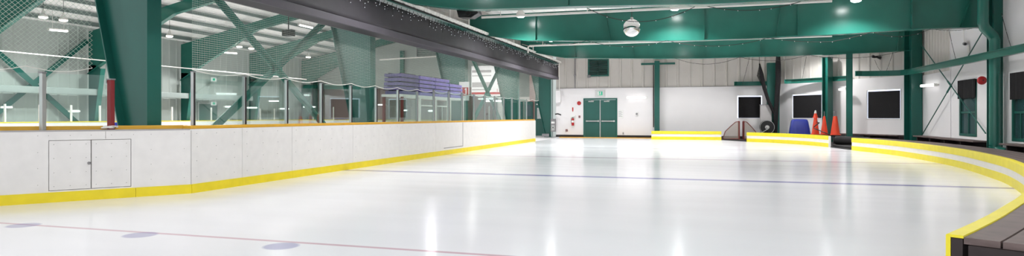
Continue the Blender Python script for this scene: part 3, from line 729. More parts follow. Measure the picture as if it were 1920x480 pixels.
# fire bell, extinguisher, signs and small boxes
def bell(c, ax, r_, label, sgn=-1):
    r = empty('alarm_bell', tuple(c), label, 'alarm bell')
    build('gong', MB().lathe([(r_*.98, .03*sgn), (r_, .05*sgn), (r_*.85, .09*sgn), (r_*.4, .12*sgn), (.01, .125*sgn)], tuple(c), 20, ax), 'red_paint', r, smooth=True)
    build('back_box', MB().lathe([(r_*.6, 0), (r_*.6, .04*sgn)], tuple(c), 16, ax), 'red_paint', r)
    build('centre_bolt', MB().lathe([(.018, .12*sgn), (.018, .14*sgn)], tuple(c), 8, ax), 'base_black', r)
bell(onY(1086, 193.5, FARY-.06), 'y', .115, 'red round alarm bell left of the green double door')
bell(onX(1840, 151, 8.15), 'y', .13, 'red round alarm bell on the right column')
a = onY(1074, 238, FARY-.06); r = empty('extinguisher_plate', tuple(a), 'white backing board behind the fire extinguisher', 'backing board')
build('plate', MB().box((a.x-.15, a.y-.02, a.z), (a.x+.15, a.y, a.z+.68)), 'sign_white', r); build('wall_hook', MB().box((a.x-.03, a.y-.06, a.z+.45), (a.x+.03, a.y-.02, a.z+.5)), 'steel_grey', r)
c = Vector((a.x+.02, a.y-.10, a.z+.08)); r = empty('fire_extinguisher', tuple(c), 'red fire extinguisher hanging on the white backing board', 'fire extinguisher')
build('cylinder', MB().lathe([(.06, 0), (.075, .02), (.075, .33), (.05, .40), (.025, .42)], tuple(c), 18), 'red_paint', r, smooth=True)
build('label_patch', MB().lathe([(.0765, .17), (.0765, .29)], tuple(c), 18), 'sign_white', r)
build('valve', MB().lathe([(.02, .42), (.025, .45), (.015, .47)], tuple(c), 10).bar((c.x, c.y, c.z+.46), (c.x+.10, c.y, c.z+.50), .02, .012).bar((c.x, c.y, c.z+.44), (c.x+.1, c.y, c.z+.44), .02, .012), 'black_plastic', r)
build('hose', MB().tube([(c.x-.02, c.y, c.z+.45), (c.x-.08, c.y, c.z+.43), (c.x-.09, c.y, c.z+.3), (c.x-.085, c.y, c.z+.12)], .012, 8), 'black_plastic', r)
a = onY(1074, 206, FARY-.06); r = empty('extinguisher_sign', tuple(a), 'narrow red and white sign above the fire extinguisher', 'sign')
build('sign_plate', MB().box((a.x-.055, a.y-.01, a.z-.16), (a.x+.055, a.y, a.z+.16)), 'sign_white', r)
build('red_symbol', MB().box((a.x-.035, a.y-.014, a.z-.06), (a.x+.035, a.y-.009, a.z+.14)).prism([(a.x-.035, a.y-.014, a.z-.07), (a.x+.035, a.y-.014, a.z-.07), (a.x, a.y-.014, a.z-.13)], (0, .005, 0)), 'red_paint', r)
def wbox(px, py, w, h, d, m, name, label, c, extra=None):
    a = onY(px, py, FARY-.06); r = empty(name, tuple(a), label, c)
    build('case', MB().box((a.x-w/2, a.y-d, a.z-h/2), (a.x+w/2, a.y, a.z+h/2)), m, r, bevel=.006)
    if extra: extra(r, a, w, h, d)
def two(r, a, w, h, d): build('face', MB().box((a.x-w*.3, a.y-d-.004, a.z-h*.3), (a.x+w*.3, a.y-d+.001, a.z+h*.1)), 'steel_grey', r)
wbox(1086.5, 219, .10, .13, .04, 'red_brown', 'pull_station', 'small dark red box right of the fire extinguisher', 'pull station', two)
wbox(1062.5, 244.5, .12, .12, .04, 'red_brown', 'wall_outlet', 'small dark outlet box low on the far wall', 'outlet', two)
def notice(r, a, w, h, d):
    m = MB()
    for k in range(6): m.box((a.x-w*.38, a.y-d-.002, a.z+h*(.36-.13*k)-.012), (a.x+w*(.38 if k%2 else .2), a.y-d+.001, a.z+h*(.36-.13*k)+.004))
    build('print', m, 'steel_grey', r)
wbox(1163.5, 214, .28, .44, .015, 'sign_white', 'notice_sheet', 'framed white notice sheet right of the green door', 'notice', notice)
def disp(r, a, w, h, d):
    build('dial', MB().lathe([(.06, -d), (.055, -d-.03), (.02, -d-.035)], (a.x, a.y, a.z), 14, 'y'), 'steel_grey', r)
wbox(1194, 213.5, .16, .22, .06, 'sign_white', 'wall_dispenser', 'small white dispenser below the tube light', 'dispenser', disp)
wbox(1168.5, 250, .07, .12, .03, 'grey_panel', 'wall_socket', 'tiny grey socket low on the wall right of the door', 'socket', two)
a = onY(1047, 181, FARY-.3); r = empty('junction_box', tuple(a), 'tall white box beside the far column above the lever', 'junction box')
build('case', MB().box((a.x-.14, a.y-.1, a.z-.33), (a.x+.14, a.y+.1, a.z+.33)), 'wall_panel', r, bevel=.01); build('conduit', MB().tube([(a.x+.05, a.y, a.z+.33), (a.x+.05, a.y, 4.2)], .02, 6), 'white_paint', r)
a = onY(1048, 214, FARY-.3); tag(build('lever_handle', MB().tube([(a.x-.22, a.y+.02, a.z), (a.x-.05, a.y-.05, a.z+.02), (a.x+.1, a.y-.06, a.z-.03), (a.x+.12, a.y-.06, a.z-.07)], .035, 8), 'black_plastic', smooth=True), 'black lever handle sticking out beside the far column', 'handle')
# meter box at the foot of the far column
a = onY(1037.5, 247, FR[5]-.22); r = empty('pay_phone', (a.x, a.y, a.z), 'grey metal call box at the foot of the far column', 'call box')
build('case', MB().box((a.x-.14, a.y-.08, a.z), (a.x+.14, a.y+.08, a.z+.74)), 'steel_grey', r, bevel=.012)
build('display', MB().box((a.x-.10, a.y-.09, a.z+.47), (a.x+.10, a.y-.078, a.z+.58)), 'sign_white', r)
build('recess', MB().box((a.x-.09, a.y-.088, a.z+.08), (a.x+.09, a.y-.078, a.z+.38)), 'galv', r)
build('knob', MB().lathe([(.035, -.088), (.03, -.12), (.01, -.125)], (a.x, a.y, a.z+.24), 12, 'y'), 'black_plastic', r)
a = onY(1023, 254, FR[5]-.22); tag(build('metal_kick_panel', MB().box((a.x-.21, a.y-.02, .03), (a.x+.21, a.y+.02, .2)), 'steel_grey', bevel=.005), 'grey metal panel low beside the far column foot', 'panel')
tag(build('wall_conduit', MB().tube([onY(1078, 104, FARY-.09), onY(1078, 166, FARY-.09)], .03, 8).ball(tuple(onY(1078, 141, FARY-.1)), .07, 8, 6), 'steel_grey'), 'thin grey conduit on the upper far wall left of the louvre vent', 'conduit')
# louvre vent
a, b_ = onY(1103, 111, FARY-.02), onY(1142, 143, FARY-.02); r = empty('wall_vent', ((a.x+b_.x)/2, FARY-.05, b_.z), 'dark green louvre vent in the far wall above the door', 'vent')
build('vent_frame', MB().box((a.x, FARY-.1, b_.z), (a.x+.07, FARY-.02, a.z)).box((b_.x-.07, FARY-.1, b_.z), (b_.x, FARY-.02, a.z)).box((a.x+.07, FARY-.1, a.z-.07), (b_.x-.07, FARY-.02, a.z)).box((a.x+.07, FARY-.1, b_.z), (b_.x-.07, FARY-.02, b_.z+.07)), 'green_dark', r)
build('vent_back', MB().box((a.x+.07, FARY-.05, b_.z+.07), (b_.x-.07, FARY-.04, a.z-.07)), 'base_black', r)
z = b_.z+.1
while z < a.z-.1:
    build('louvre', MB().bar((a.x+.07, FARY-.075, z), (b_.x-.07, FARY-.075, z), .06, .02, (0, -.5, 1)), 'green_dark', r); z += .085
build('motor_box', MB().box((a.x-.03, FARY-.18, b_.z-.06), (a.x+.14, FARY-.04, b_.z+.08)), 'steel_grey', r)
# wall camera and small sensor on the right wall
a = onX(1808, 82, XR-.12); r = empty('wall_camera', tuple(a), 'small dark camera hanging on the upper right wall', 'camera')
build('body', MB().tube([a, a+Vector((-.05, -.22, -.03))], .055, 10), 'steel_grey', r); build('mount', MB().tube([a+Vector((0, 0, .05)), a+Vector((.02, .1, .5)), a+Vector((.1, .1, .5))], .012, 6), 'white_paint', r); build('lens', MB().tube([a+Vector((-.05, -.22, -.03)), a+Vector((-.055, -.245, -.034))], .035, 10), 'base_black', r)
a = onX(1817, 92, XR-.06); tag(build('wall_sensor', MB().box((a.x-.04, a.y-.06, a.z-.12), (a.x, a.y+.06, a.z+.12)), 'white_paint', bevel=.01), 'small white sensor box beside the wall camera', 'sensor')
a = onseg(1642, 107, C1-Vector((.1, .1)), C2-Vector((.1, .1))); r = empty('spot_lamp', tuple(a), 'small dark twin spotlight above the largest blacked out window', 'lamp')
build('lamp_head', MB().tube([a+Vector((-.16, -.12, .03)), a+Vector((-.05, -.1, -.01))], [.07, .05], 10).tube([a+Vector((.16, -.16, -.06)), a+Vector((.05, -.1, -.02))], [.07, .05], 10), 'black_plastic', r)
build('bracket', MB().box((a.x-.06, a.y-.1, a.z-.04), (a.x+.06, a.y+.05, a.z+.04)), 'black_plastic', r)

# ------------------------------------------------------------------ low barriers with yellow bands
def barrier(path, label, planks=0):
    r = empty('low_barrier', (path[len(path)//2].x, path[len(path)//2].y, 0), label, 'barrier')
    build('kick_strip', MB().sweep(path, [(-.006, 0), (.02, 0), (.02, .155), (-.006, .155)]), 'barrier_yellow', r)
    build('backing', MB().sweep(path, [(.022, .028), (.084, .028), (.084, .418), (.022, .418)]), 'wood_dark', r)
    build('white_band', MB().sweep(path, [(.002, .155), (.02, .155), (.02, .285), (.002, .285)]), 'board_white', r)
    build('cap_strip', MB().sweep(path, [(-.008, .285), (.018, .285), (.018, .422), (.088, .422), (.088, .44), (-.002, .44), (-.008, .434)]), 'barrier_yellow', r)
    return r
barrier(B3, 'long curved low barrier with yellow and white bands on the right')
barrier(B2, 'short curved low barrier with yellow and white bands, before the cones')
barrier(B1, 'straight low barrier with yellow and white bands near the far wall')
p = B2[0]; tag(build('barrier_end_post', MB().box((p.x+.0, p.y-.14, 0), (p.x+.07, p.y-.02, .43)), 'board_white', bevel=.006), 'pale end post of the short curved barrier beside the gap', 'post')
# plank bench behind the long barrier
bn2 = empty('plank_bench', (B3[20].x+.5, B3[20].y, 0), 'brown plank bench following the long curved barrier', 'bench')
for k in range(4):
    o0 = .09+.20*k
    build('seat_plank', MB().sweep(B3, [(o0, .388), (o0+.186, .388), (o0+.188, .41), (o0+.186, .43), (o0, .43)]), 'wood_plank', bn2)
Pm = off(B3, .12); Pq = off(B3, .86)
for i in range(0, len(B3), 4):
    d = (Pq[i]-Pm[i]).normalized()
    build('support', MB().bar(Vector((Pm[i].x, Pm[i].y, .32)), Vector((Pq[i].x, Pq[i].y, .32)), .06, .13), 'wood_dark', bn2)
    build('leg', MB().box((Pq[i].x-.05, Pq[i].y-.05, .026), (Pq[i].x+.03, Pq[i].y+.03, .235)), 'wood_dark', bn2)
    build('leg', MB().box((Pm[i].x-.0, Pm[i].y-.04, .026), (Pm[i].x+.07, Pm[i].y+.03, .235)), 'wood_dark', bn2)
# benches along the walls
def wallbench(A, B, label, z=.46, d=.42):
    A, B = Vector(A), Vector(B); c = (A+B)/2; r = empty('wall_bench', (c.x, c.y, .026), label, 'bench')
    q = slab(A, B, z-.05, z, d); build('seat_board', q, 'wood_plank', r, bevel=.008)
    dd = (B-A).normalized(); n = Vector((dd.y, -dd.x)); L = (B-A).length; k = .3
    q = slab(A+n*.02, B+n*.02, .03, z-.05, .03); build('back_board', q, 'wood_dark', r)
    while k < L:
        p = A+dd*k; build('leg', slab(p+n*.05, p+dd*.06+n*.05, .026, z-.05, d-.1), 'wood_dark', r); k += 1.4
wallbench((8.32, 28.0), (8.32, 22.3), 'dark wall bench below the window behind the crossed rods')
wallbench((8.32, 20.6), (8.32, 12), 'dark wall bench at the right edge below the last window')
cu = (C2-C1).normalized(); cn = Vector((cu.y, -cu.x))
wallbench(C1+cu*4.6+cn*.07, C1+cu*7.7+cn*.07, 'dark wall bench below the largest blacked out window', .44, .4)
# dark mats filling the gap and under the cones
tag(build('floor_mat', MB().prism([(4.95, 27.3, .026), (6.0, 27.9, .026), (6.3, 25.6, .026), (5.3, 25.0, .026)], (0, 0, .05)), 'rubber', bevel=.01), 'black rubber mat in the gap between the curved barriers', 'mat')
tag(build('mat_roll', MB().tube([(5.35, 28.6, .22), (6.25, 27.3, .22)], .18, 14), 'rubber', smooth=True), 'rolled black mat lying in front of the slim green post', 'mat')
p0, p1 = ground(1525, 257, .40), ground(1585, 258, .40)
def shelf():
    A = Vector((4.95, 30.8)); B = Vector((6.45, 29.15)); r = empty('low_bench', ((A.x+B.x)/2, (A.y+B.y)/2, .026), 'low black bench carrying the orange cones', 'bench')
    build('seat_board', slab(A, B, .34, .40, .42), 'base_black', r)
    for t in (.08, .5, .9):
        p = A.lerp(B, t); q = A.lerp(B, t+.05); build('leg', slab(p, q, .026, .34, .38), 'base_black', r)
    return A, B
SA, SB = shelf()
sd_ = (SB-SA).normalized(); sn_ = Vector((sd_.y, -sd_.x)); SM = SA+sn_*.2; SE = SB+sn_*.2
# cones
def cone(px, label, h, rb, rt, poles, stacked=False):
    q = onseg(px, 218, SM, SE); x, y, z = q.x, q.y, .40
    r = empty('traffic_cone', (x, y, z), label, 'traffic cone', 'orange cones on the low bench')
    build('cone_body', MB().lathe([(rb, .02), (rt, h), (rt*.8, h+.005), (rt*.7, h-.05)], (x, y, z), 24), 'orange_cone', r, smooth=True)
    build('base_plate', MB().box((x-rb*1.08, y-rb*1.08, z), (x+rb*1.08, y+rb*1.08, z+.025)), 'orange_cone', r, bevel=.01)
    for k in range(poles):
        dx = (k-(poles-1)/2)*.085
        o = build('pole', MB().tube([(x+dx*.6, y, z+h-.15), (x+dx, y, z+h+.22)], .016, 8), 'steel_grey', r); o['label'] = 'grey pole'
    return x, y, z
x, y, z = cone(1529, 'orange cone with a smaller white-tipped cone on top', .76, .16, .06, 0)
r = empty('traffic_cone', (x, y, z+.70), 'small white-tipped orange cone stacked on a larger cone', 'traffic cone', 'orange cones on the low bench')
build('cone_body', MB().lathe([(.10, .04), (.035, .28), (.036, .28)], (x, y, z+.70), 20), 'orange_cone', r, smooth=True)
build('base_rim', MB().lathe([(.115, .02), (.115, .05), (.10, .055)], (x, y, z+.70), 20), 'orange_cone', r)
build('white_tip', MB().lathe([(.055, .23), (.03, .35), (.012, .36)], (x, y, z+.70), 16), 'sign_white', r, smooth=True)
cone(1545.5, 'orange cone with one grey pole sticking out', .80, .15, .04, 1)
cone(1566, 'orange cone with two grey poles sticking out', .80, .185, .075, 2)
# black folding frame leaning before the cones
q = onseg(1533, 218, SM+sn_*.45, SE+sn_*.45); x, y = q.x, q.y
fm = empty('folding_frame', (x, y, .03), 'black bent tube frame leaning in front of the first cone', 'frame')
for k, dy in enumerate((0, .14)):
    build('side_rail', MB().tube([Vector((x+.5, y-.1+dy, .40)), Vector((x-.13, y+.05+dy, .68)), Vector((x-.12, y+.05+dy, .74)), Vector((x+.08, y+dy, .93)), Vector((x-.02, y+.02+dy, .95))], .016, 8), 'black_plastic', fm)
build('foot', MB().tube([(x+.5, y-.12, .40), (x+.52, y+.02, .03)], .016, 8), 'black_plastic', fm)
build('cross_bar', MB().tube([(x-.02, y+.02, .95), (x-.02, y+.16, .95)], .016, 8), 'black_plastic', fm)
# blue tub upside down
q = onseg(1499, 218, Vector((3.4, 33.6)), Vector((5.9, 30.2))); x, y = q.x, q.y
tb = empty('plastic_tub', (x, y, .026), 'blue plastic tub turned upside down below a blacked out window', 'tub')
def rrect(w, d, z, n=6, rr=.12):
    out = []
    for cx_, cy_, a0 in ((w/2-rr, d/2-rr, 0), (-w/2+rr, d/2-rr, PI/2), (-w/2+rr, -d/2+rr, PI), (w/2-rr, -d/2+rr, 1.5*PI)):
        for k in range(n+1): t = a0+PI/2*k/n; out.append((x+cx_+rr*math.cos(t), y+cy_+rr*math.sin(t), z))
    return out
rows = [rrect(.98, .72, .30), rrect(.98, .72, .34), rrect(.90, .64, .36), rrect(.84, .58, .60), rrect(.72, .50, .95), rrect(.66, .44, 1.03), rrect(.54, .32, 1.06), rrect(.30, .24, 1.065, rr=.1)]
mb = MB(); n = len(rows[0])
for rw_ in rows: mb.v += [Vector(p) for p in rw_]
for i in range(len(rows)-1):
    for k in range(n): mb.f.append((i*n+k, i*n+(k+1)%n, (i+1)*n+(k+1)%n, (i+1)*n+k))
mb.f.append(tuple((len(rows)-1)*n+k for k in range(n)))
build('tub_body', mb, 'blue_plastic', tb, smooth=True)
for s in (-1, 1): build('handle', MB().tube([(x+s*.47, y-.1, .34), (x+s*.56, y-.1, .40), (x+s*.56, y+.1, .40), (x+s*.47, y+.1, .34)], .018, 8), 'blue_plastic', tb)
build('rib', MB().bar((x-.2, y-.33, .38), (x-.15, y-.24, .93), .03, .02, (0, -1, 0)).bar((x+.2, y-.33, .38), (x+.15, y-.24, .93), .03, .02, (0, -1, 0)), 'blue_plastic', tb)
tag(build('storage_crate', MB().box((x-.42, y-.26, .026), (x+.42, y+.26, .27)).box((x-.46, y-.30, .27), (x+.46, y+.30, .30)), 'base_black', bevel=.01), 'low black crate under the blue tub', 'crate')

# ------------------------------------------------------------------ stored goals, hose reel, black net by the wide column
def goal(px0, px1, pytop, Y, label, flip):
    """small hockey goal stood on its side: red mouth frame with mesh sloping back"""
    a, b_ = onY(px0, 262, Y), onY(px1, 262, Y); zt = onY((px0+px1)/2, pytop, Y).z; z0 = .026
    pole = b_.x if flip else a.x; far = a.x if flip else b_.x; s = -1 if flip else 1
    r = empty('hockey_goal', ((a.x+b_.x)/2, Y, z0), label, 'hockey goal')
    build('red_pole', MB().tube([(pole, Y-.25, z0), (pole, Y-.25, zt)], .035, 10).tube([(pole, Y+.35, z0), (pole, Y+.35, zt)], .035, 10).tube([(pole, Y-.25, zt), (pole, Y+.35, zt)], .035, 10), 'red_brown', r)
    w = abs(far-pole); q = [(0, zt), (.22, zt-.02), (.5, zt-.22), (.85, (zt+z0)*.45), (1, z0+.03)]
    pts = [(pole+s*w*u, z) for u, z in q]
    build('bottom_rail', MB().tube([(pole, Y-.25, z0+.03), (far, Y-.2, z0+.03), (far, Y+.3, z0+.03), (pole, Y+.35, z0+.03)], .022, 8), 'red_brown', r)
    build('side_rail', MB().tube([(x_, Y-.24, z_) for x_, z_ in pts], .018, 8), 'red_brown', r)
    g = [[(pole, Y-.24, z_) for x_, z_ in pts], [(x_, Y-.24, z_) for x_, z_ in pts]]
    gu = [[(0, z_) for x_, z_ in pts], [(abs(x_-pole), z_) for x_, z_ in pts]]
    build('side_mesh', MB().sheet(g, gu), 'goal_mesh', r)
    g2 = [[(x_, Y-.24, z_) for x_, z_ in pts], [(x_, Y+.34, z_) for x_, z_ in pts]]; gu2 = [[(k*.35, 0) for k in range(5)], [(k*.35, .58) for k in range(5)]]
    build('back_mesh', MB().sheet(g2, gu2), 'goal_mesh', r)
goal(1355, 1385.5, 228, 34.2, 'hockey goal stored with its red pole to the right, before the far wall', True)
goal(1394, 1420, 228, 34.4, 'hockey goal stored with its red pole to the left, beside the hose reel', False)
# grey panel box beside the wide column
a, b_ = onY(1426, 197, 33.95), onY(1447, 260, 33.95)
pn = empty('wall_cabinet', ((a.x+b_.x)/2, 34.1, .026), 'tall grey cabinet below the hanging black net', 'cabinet')
build('body', MB().box((a.x, 33.95, .026), (b_.x, 34.3, a.z)), 'grey_panel', pn, bevel=.01); build('top_lid', MB().box((a.x-.02, 33.93, a.z), (b_.x+.02, 34.32, a.z+.03)), 'steel_grey', pn)
c = onY(1438, 238.5, 33.55); r = empty('hose_reel', (c.x, c.y, .026), 'black hose reel with silver hub and crank before the grey cabinet', 'hose reel')
for dy in (-.12, .12): build('reel_disc', MB().lathe([(.34, -.012), (.34, .012)], (c.x, c.y+dy, c.z), 32, 'y'), 'black_plastic', r)
build('rim', MB().tube([(c.x+.33*math.cos(t*PI/16), c.y-.135, c.z+.33*math.sin(t*PI/16)) for t in range(33)], .012, 6), 'alu', r)
build('hub', MB().lathe([(.10, -.18), (.10, -.132), (.04, -.2)], (c.x, c.y, c.z), 16, 'y'), 'alu', r)
build('hose_coil', MB().lathe([(.24, -.107), (.26, -.05), (.24, 0), (.26, .05), (.24, .107)], (c.x, c.y, c.z), 24, 'y'), 'rubber', r)
build('crank_handle', MB().tube([(c.x, c.y-.2, c.z), (c.x+.03, c.y-.24, c.z-.08), (c.x-.28, c.y-.26, c.z-.28), (c.x-.42, c.y-.26, c.z-.30)], .022, 8), 'alu', r, smooth=True)
for s in (-1, 1): build('stand_leg', MB().bar((c.x, c.y-.15, c.z), (c.x+s*.25, c.y-.15, .03), .05, .03, (0, 1, 0)).bar((c.x, c.y+.15, c.z), (c.x+s*.25, c.y+.15, .03), .05, .03, (0, 1, 0)), 'black_plastic', r)
# black net hanging from the beam, drawn across to the column
Yn = 33.85
bnt = empty('hanging_net', tuple(onY(1440, 212, Yn)), 'black net bundle draped from the ceiling to the wide green column', 'net')
dr1 = [onY(1424, 119, Yn), onY(1428, 140, Yn), onY(1433, 165, Yn), onY(1441, 190, Yn), onY(1451, 211, Yn), onY(1454, 214, Yn)]
build('draped_swag', MB().tube(dr1, [.03, .10, .09, .08, .07, .05], 10), 'black_cloth', bnt, smooth=True)
up = [onY(1454, 250, Yn), onY(1455, 214, Yn), onY(1457, 180, Yn), onY(1459, 150, Yn), onY(1459, 122, Yn), onY(1459, 106, Yn)]
build('hanging_bundle', MB().tube(up, [.09, .11, .12, .13, .13, .10], 10), 'black_cloth', bnt, smooth=True)
g = [[onY(1424, 120, Yn), onY(1426, 124, Yn), onY(1428, 132, Yn)], [onY(1419, 142, Yn), onY(1424, 146, Yn), onY(1429, 150, Yn)], [onY(1424, 152, Yn), onY(1428, 160, Yn), onY(1432, 166, Yn)]]
build('loose_fold', MB().sheet(g, [[(.1*j, .8*i) for j in range(3)] for i in range(3)]), 'black_mesh', bnt)
build('tie_cord', MB().tube([onY(1424, 120, Yn), onY(1424, 107, Yn), onY(1424, 60, Yn)], .012, 6), 'wire', bnt)

# ------------------------------------------------------------------ the big arena beyond the glass
AX = -34.6; AY = 51.5; RX = -21.5
rz = lambda x: 6.35+(9.2-6.35)*(1-abs(x-RX)/(RX-AX))
ribbed((AX, -3), (AX, AY), .0, 6.5, .60, .04, 'arena_cladding', 'wall_arena_left', flip=1)
ew = MB().prism([(AX, AY, 0), (-8.4, AY, 0), (-8.4, AY, 6.35), (RX, AY, 9.3), (AX, AY, 6.4)], (0, .1, 0)); struct('wall_arena_far', ew, 'arena_cladding')
struct('wall_arena_lower', MB().box((AX+.1, AY-.1, 0), (-17, AY, 3.7)), 'pinkish')
struct('wall_arena_side', MB().box((-8.4, 36.2, 0), (-8.25, AY, 6.4)), 'arena_cladding')
struct('wall_lobby', MB().box((-10.15, 38.0, 0), (-8.4, 38.1, 5.6)), 'pinkish')
struct('wall_lobby_side', MB().box((-12.2, 38.0, 0), (-10.16, 38.1, 2.4)), 'cladding')
struct('ceiling_arena', MB().prism([(AX, -3, 6.42), (RX, -3, 9.32), (-8.2, -3, 6.42), (-8.2, -3, 6.5), (RX, -3, 9.42), (AX, -3, 6.5)], (0, AY+3, 0)), 'roof_white')
for k in range(9):
    x = AX+1.0+k*1.45
    struct('roof_purlin', MB().box((x-.03, -3, rz(x)-.16), (x+.03, AY, rz(x)+.04)).box((x-.03, -3, rz(x)-.18), (x+.12, AY, rz(x)-.16)), 'purlin')
for k in range(7):
    x = RX+1.0+k*1.7
    struct('roof_purlin', MB().box((x-.03, -3, rz(x)-.16), (x+.03, AY, rz(x)+.04)).box((x-.03, -3, rz(x)-.18), (x+.12, AY, rz(x)-.16)), 'purlin')
def rafter(y, label):
    bot = [(AX+.1, 3.7), (-32.6, 4.75), (-30.2, 5.95), (-28.2, 6.95), (RX, 8.3), (-14.8, 6.95), (-12.6, 5.9), (-10.15, 4.7)]
    top = [(-10.15, rz(-10.15)-.2), (RX, 9.0), (AX+.1, rz(AX+.1)-.2)]
    r = empty('arena_rafter', (RX, y, 8.3), label, 'rafter')
    build('web', MB().prism([(x, y-.01, z) for x, z in bot+top], (0, .02, 0)), 'green_paint', r)
    fb = MB()
    for a, b_ in zip(bot[:-1], bot[1:]): fb.add(*_fl(Vector((a[0], 0, a[1])), Vector((b_[0], 0, b_[1])), y, .13, .025))
    build('bottom_flange', fb, 'green_paint', r)
    lx = lambda z: AX+.1
    build('column_web', MB().prism([(AX+.1, y-.01, 0), (AX+.55, y-.01, 0), (AX+1.15, y-.01, 3.9), (AX+.6, y-.01, 4.2), (AX+.1, y-.01, 4.2)], (0, .02, 0)), 'green_dark', r)
    build('column_flange', MB().prism([(AX+.53, y-.15, 0), (AX+.56, y-.15, 0), (AX+1.19, y-.15, 3.98), (AX+1.15, y-.15, 3.98)], (0, .3, 0)), 'green_paint', r)
RL = ['before the first bay', 'over the near left bay', 'rising to the top left corner', 'behind the large green column', 'right of the large green column', 'behind the crossed braces', 'by the arena end wall']
for y, l in zip([FR[0], FR[1], FR[2], FR[3], FR[4], FR[5], FR[6]], RL): rafter(y, 'green arena roof frame %s' % l)
rafter(FR[6]+6.92, 'green arena roof frame farthest away, against the end wall')
# braces, ledge, boards and posts on the far side of the arena
def fbrace(y0, y1, label):
    x = AX+.35; r = empty('cross_brace', (x, (y0+y1)/2, 0), label, 'brace')
    for a, b_, dx in (((y0, .2), (y1, 5.6), 0), ((y1, .2), (y0, 5.6), .1)):
        build('brace_member', MB().bar((x+dx, a[0], a[1]), (x+dx, b_[0], b_[1]), .28, .06, (1, 0, 0)), 'green_dark', r)
fbrace(FR[3]+.3, FR[4]-.3, 'dark green crossed braces on the far arena wall at the left')
tag(build('duct_ledge', MB().box((AX+.5, -2, 2.42), (AX+.9, 42, 2.78)), 'duct_grey', bevel=.03), 'long pale duct along the far arena wall', 'duct')
tag(build('sprinkler_pipe', MB().tube([(AX+3.0, 10, 4.28), (AX+3.0, 46, 4.28)], .028, 8), 'white_paint'), 'thin white pipe running high along the far arena side', 'pipe')
fb = empty('rink_board', (AX+1.2, 22, 0), 'white rink board with yellow cap on the far arena side', 'rink board')
build('board_panel', MB().box((AX+1.1, -2, -.05), (AX+1.2, 49, .86)), 'board_white', fb); build('cap_rail', MB().box((AX+1.05, -2, .86), (AX+1.22, 49, .91)), 'kick_yellow', fb)
tag(build('blue_sign', MB().box((AX+1.225, 29.2, .55), (AX+1.24, 29.9, .82)), 'blue_plastic'), 'small blue panel on the far arena board', 'panel')
fe = empty('rink_board', (-22, 47.6, 0), 'white rink board with yellow cap at the arena end', 'rink board')
build('board_panel', MB().box((AX+1.3, 47.5, -.05), (-12.4, 47.6, .86)), 'board_white', fe); build('cap_rail', MB().box((AX+1.3, 47.45, .86), (-12.4, 47.65, .91)), 'kick_yellow', fe)
k = 0; y = 14.5
while y < 47:
    tag(build('glass_post', MB().box((AX+1.12, y-.04, .91), (AX+1.2, y+.04, 1.82)), 'white_paint'), 'thin white glass post on the far arena board, %s from the left' % ORD[k], 'post', 'posts on the far arena board')
    k += 1; y += 1.75
for i in range(9):
    x = -32+i*2.0
    tag(build('glass_post', MB().box((x-.03, 47.5, .91), (x+.03, 47.58, 2.0)), 'white_paint'), 'thin white glass post at the arena end, %s from the left' % ORD[i], 'post', 'posts on the arena end board')
# arena lamps, hung in a row near the far wall and an unseen row near the columns, added for lighting
AL = [(22.6, -30), (23.6, -30), (30.1, -30), (36.0, -30), (37.2, -30), (43.9, -30), (15.5, -30), (8.5, -30)]
AN = ['left of the pair at the top left', 'right of the pair at the top left', 'right of the large green column', 'left of the pair behind the net', 'right of the pair behind the net', 'farthest in the row', 'out of frame on the far row', 'first on the far row']
for (y, x), n_ in zip(AL, AN): lamp(x, y, 5.95, 'round arena lamp hanging near the far wall, %s' % n_, 'arena lamps', 'arena_glow', .20, power=900, cone=160)
for k, y in enumerate((6, 13, 20, 27, 34, 41)): lamp(-15, y, 6.6, 'unseen round lamp added for lighting over the near arena side, %s bay' % ORD[k], 'arena lamps', 'arena_glow', .20, power=1100, cone=165)
for a, b_, l in ((onX(91, 54, -32.5), onX(127, 57, -32.5), 'roof tube light at the upper left of the arena'), (onX(408, 96, -32.5), onX(444, 99, -32.5), 'roof tube light right of the large green column'), (onX(560, 45, -22), onX(586, 51, -22), 'roof tube light below the valance edge')):
    r = tubelight('tube_light', a, b_, l, Vector((0, 0, -.05)))
    for t in (.2, .8):
        c = a.lerp(b_, t); build('hanger', MB().tube([c+Vector((0, 0, .03)), Vector((c.x, c.y, rz(c.x)-.02))], .012, 6), 'white_paint', r)
def wt(px0, px1, py, X, l): tubelight('tube_light', onX(px0, py, X), onX(px1, py, X), l, Vector((.06, 0, 0)))  # glowing tubes standing in for likely reflections in the near glass
wt(0, 20, 201, AX+.95, 'glowing stand-in reflection on the far arena wall at the left edge'); wt(129, 147, 208.5, AX+.95, 'glowing stand-in reflection on the far arena wall left of the large column')
wt(420, 448, 200, AX+.95, 'glowing stand-in reflection on the far arena wall right of the first glass post'); wt(461, 480, 202, AX+.95, 'glowing stand-in reflection on the far arena wall left of the crossed braces')
def wy(px0, px1, py, Y, l): tubelight('tube_light', onY(px0, py, Y), onY(px1, py, Y), l)
wt(502, 521, 189.5, AX+.95, 'glowing stand-in reflection in the arena between the second and third posts'); wt(523, 540, 204, AX+.95, 'faint lower stand-in reflection in the arena behind the braces'); wy(570, 592, 200.5, 46.5, 'glowing stand-in reflection in the arena right of the crossed braces')  # more glowing bars in place of reflections on the glass
wy(710, 724, 196.5, 44, 'tube light behind the column right of the braces'); wy(753, 764, 207, 40, 'tube light under the purple slabs'); wy(804, 818, 208, 40, 'second tube light under the purple slabs')
wy(912, 942, 189.5, 37.6, 'bright tube light behind the far glass panes')
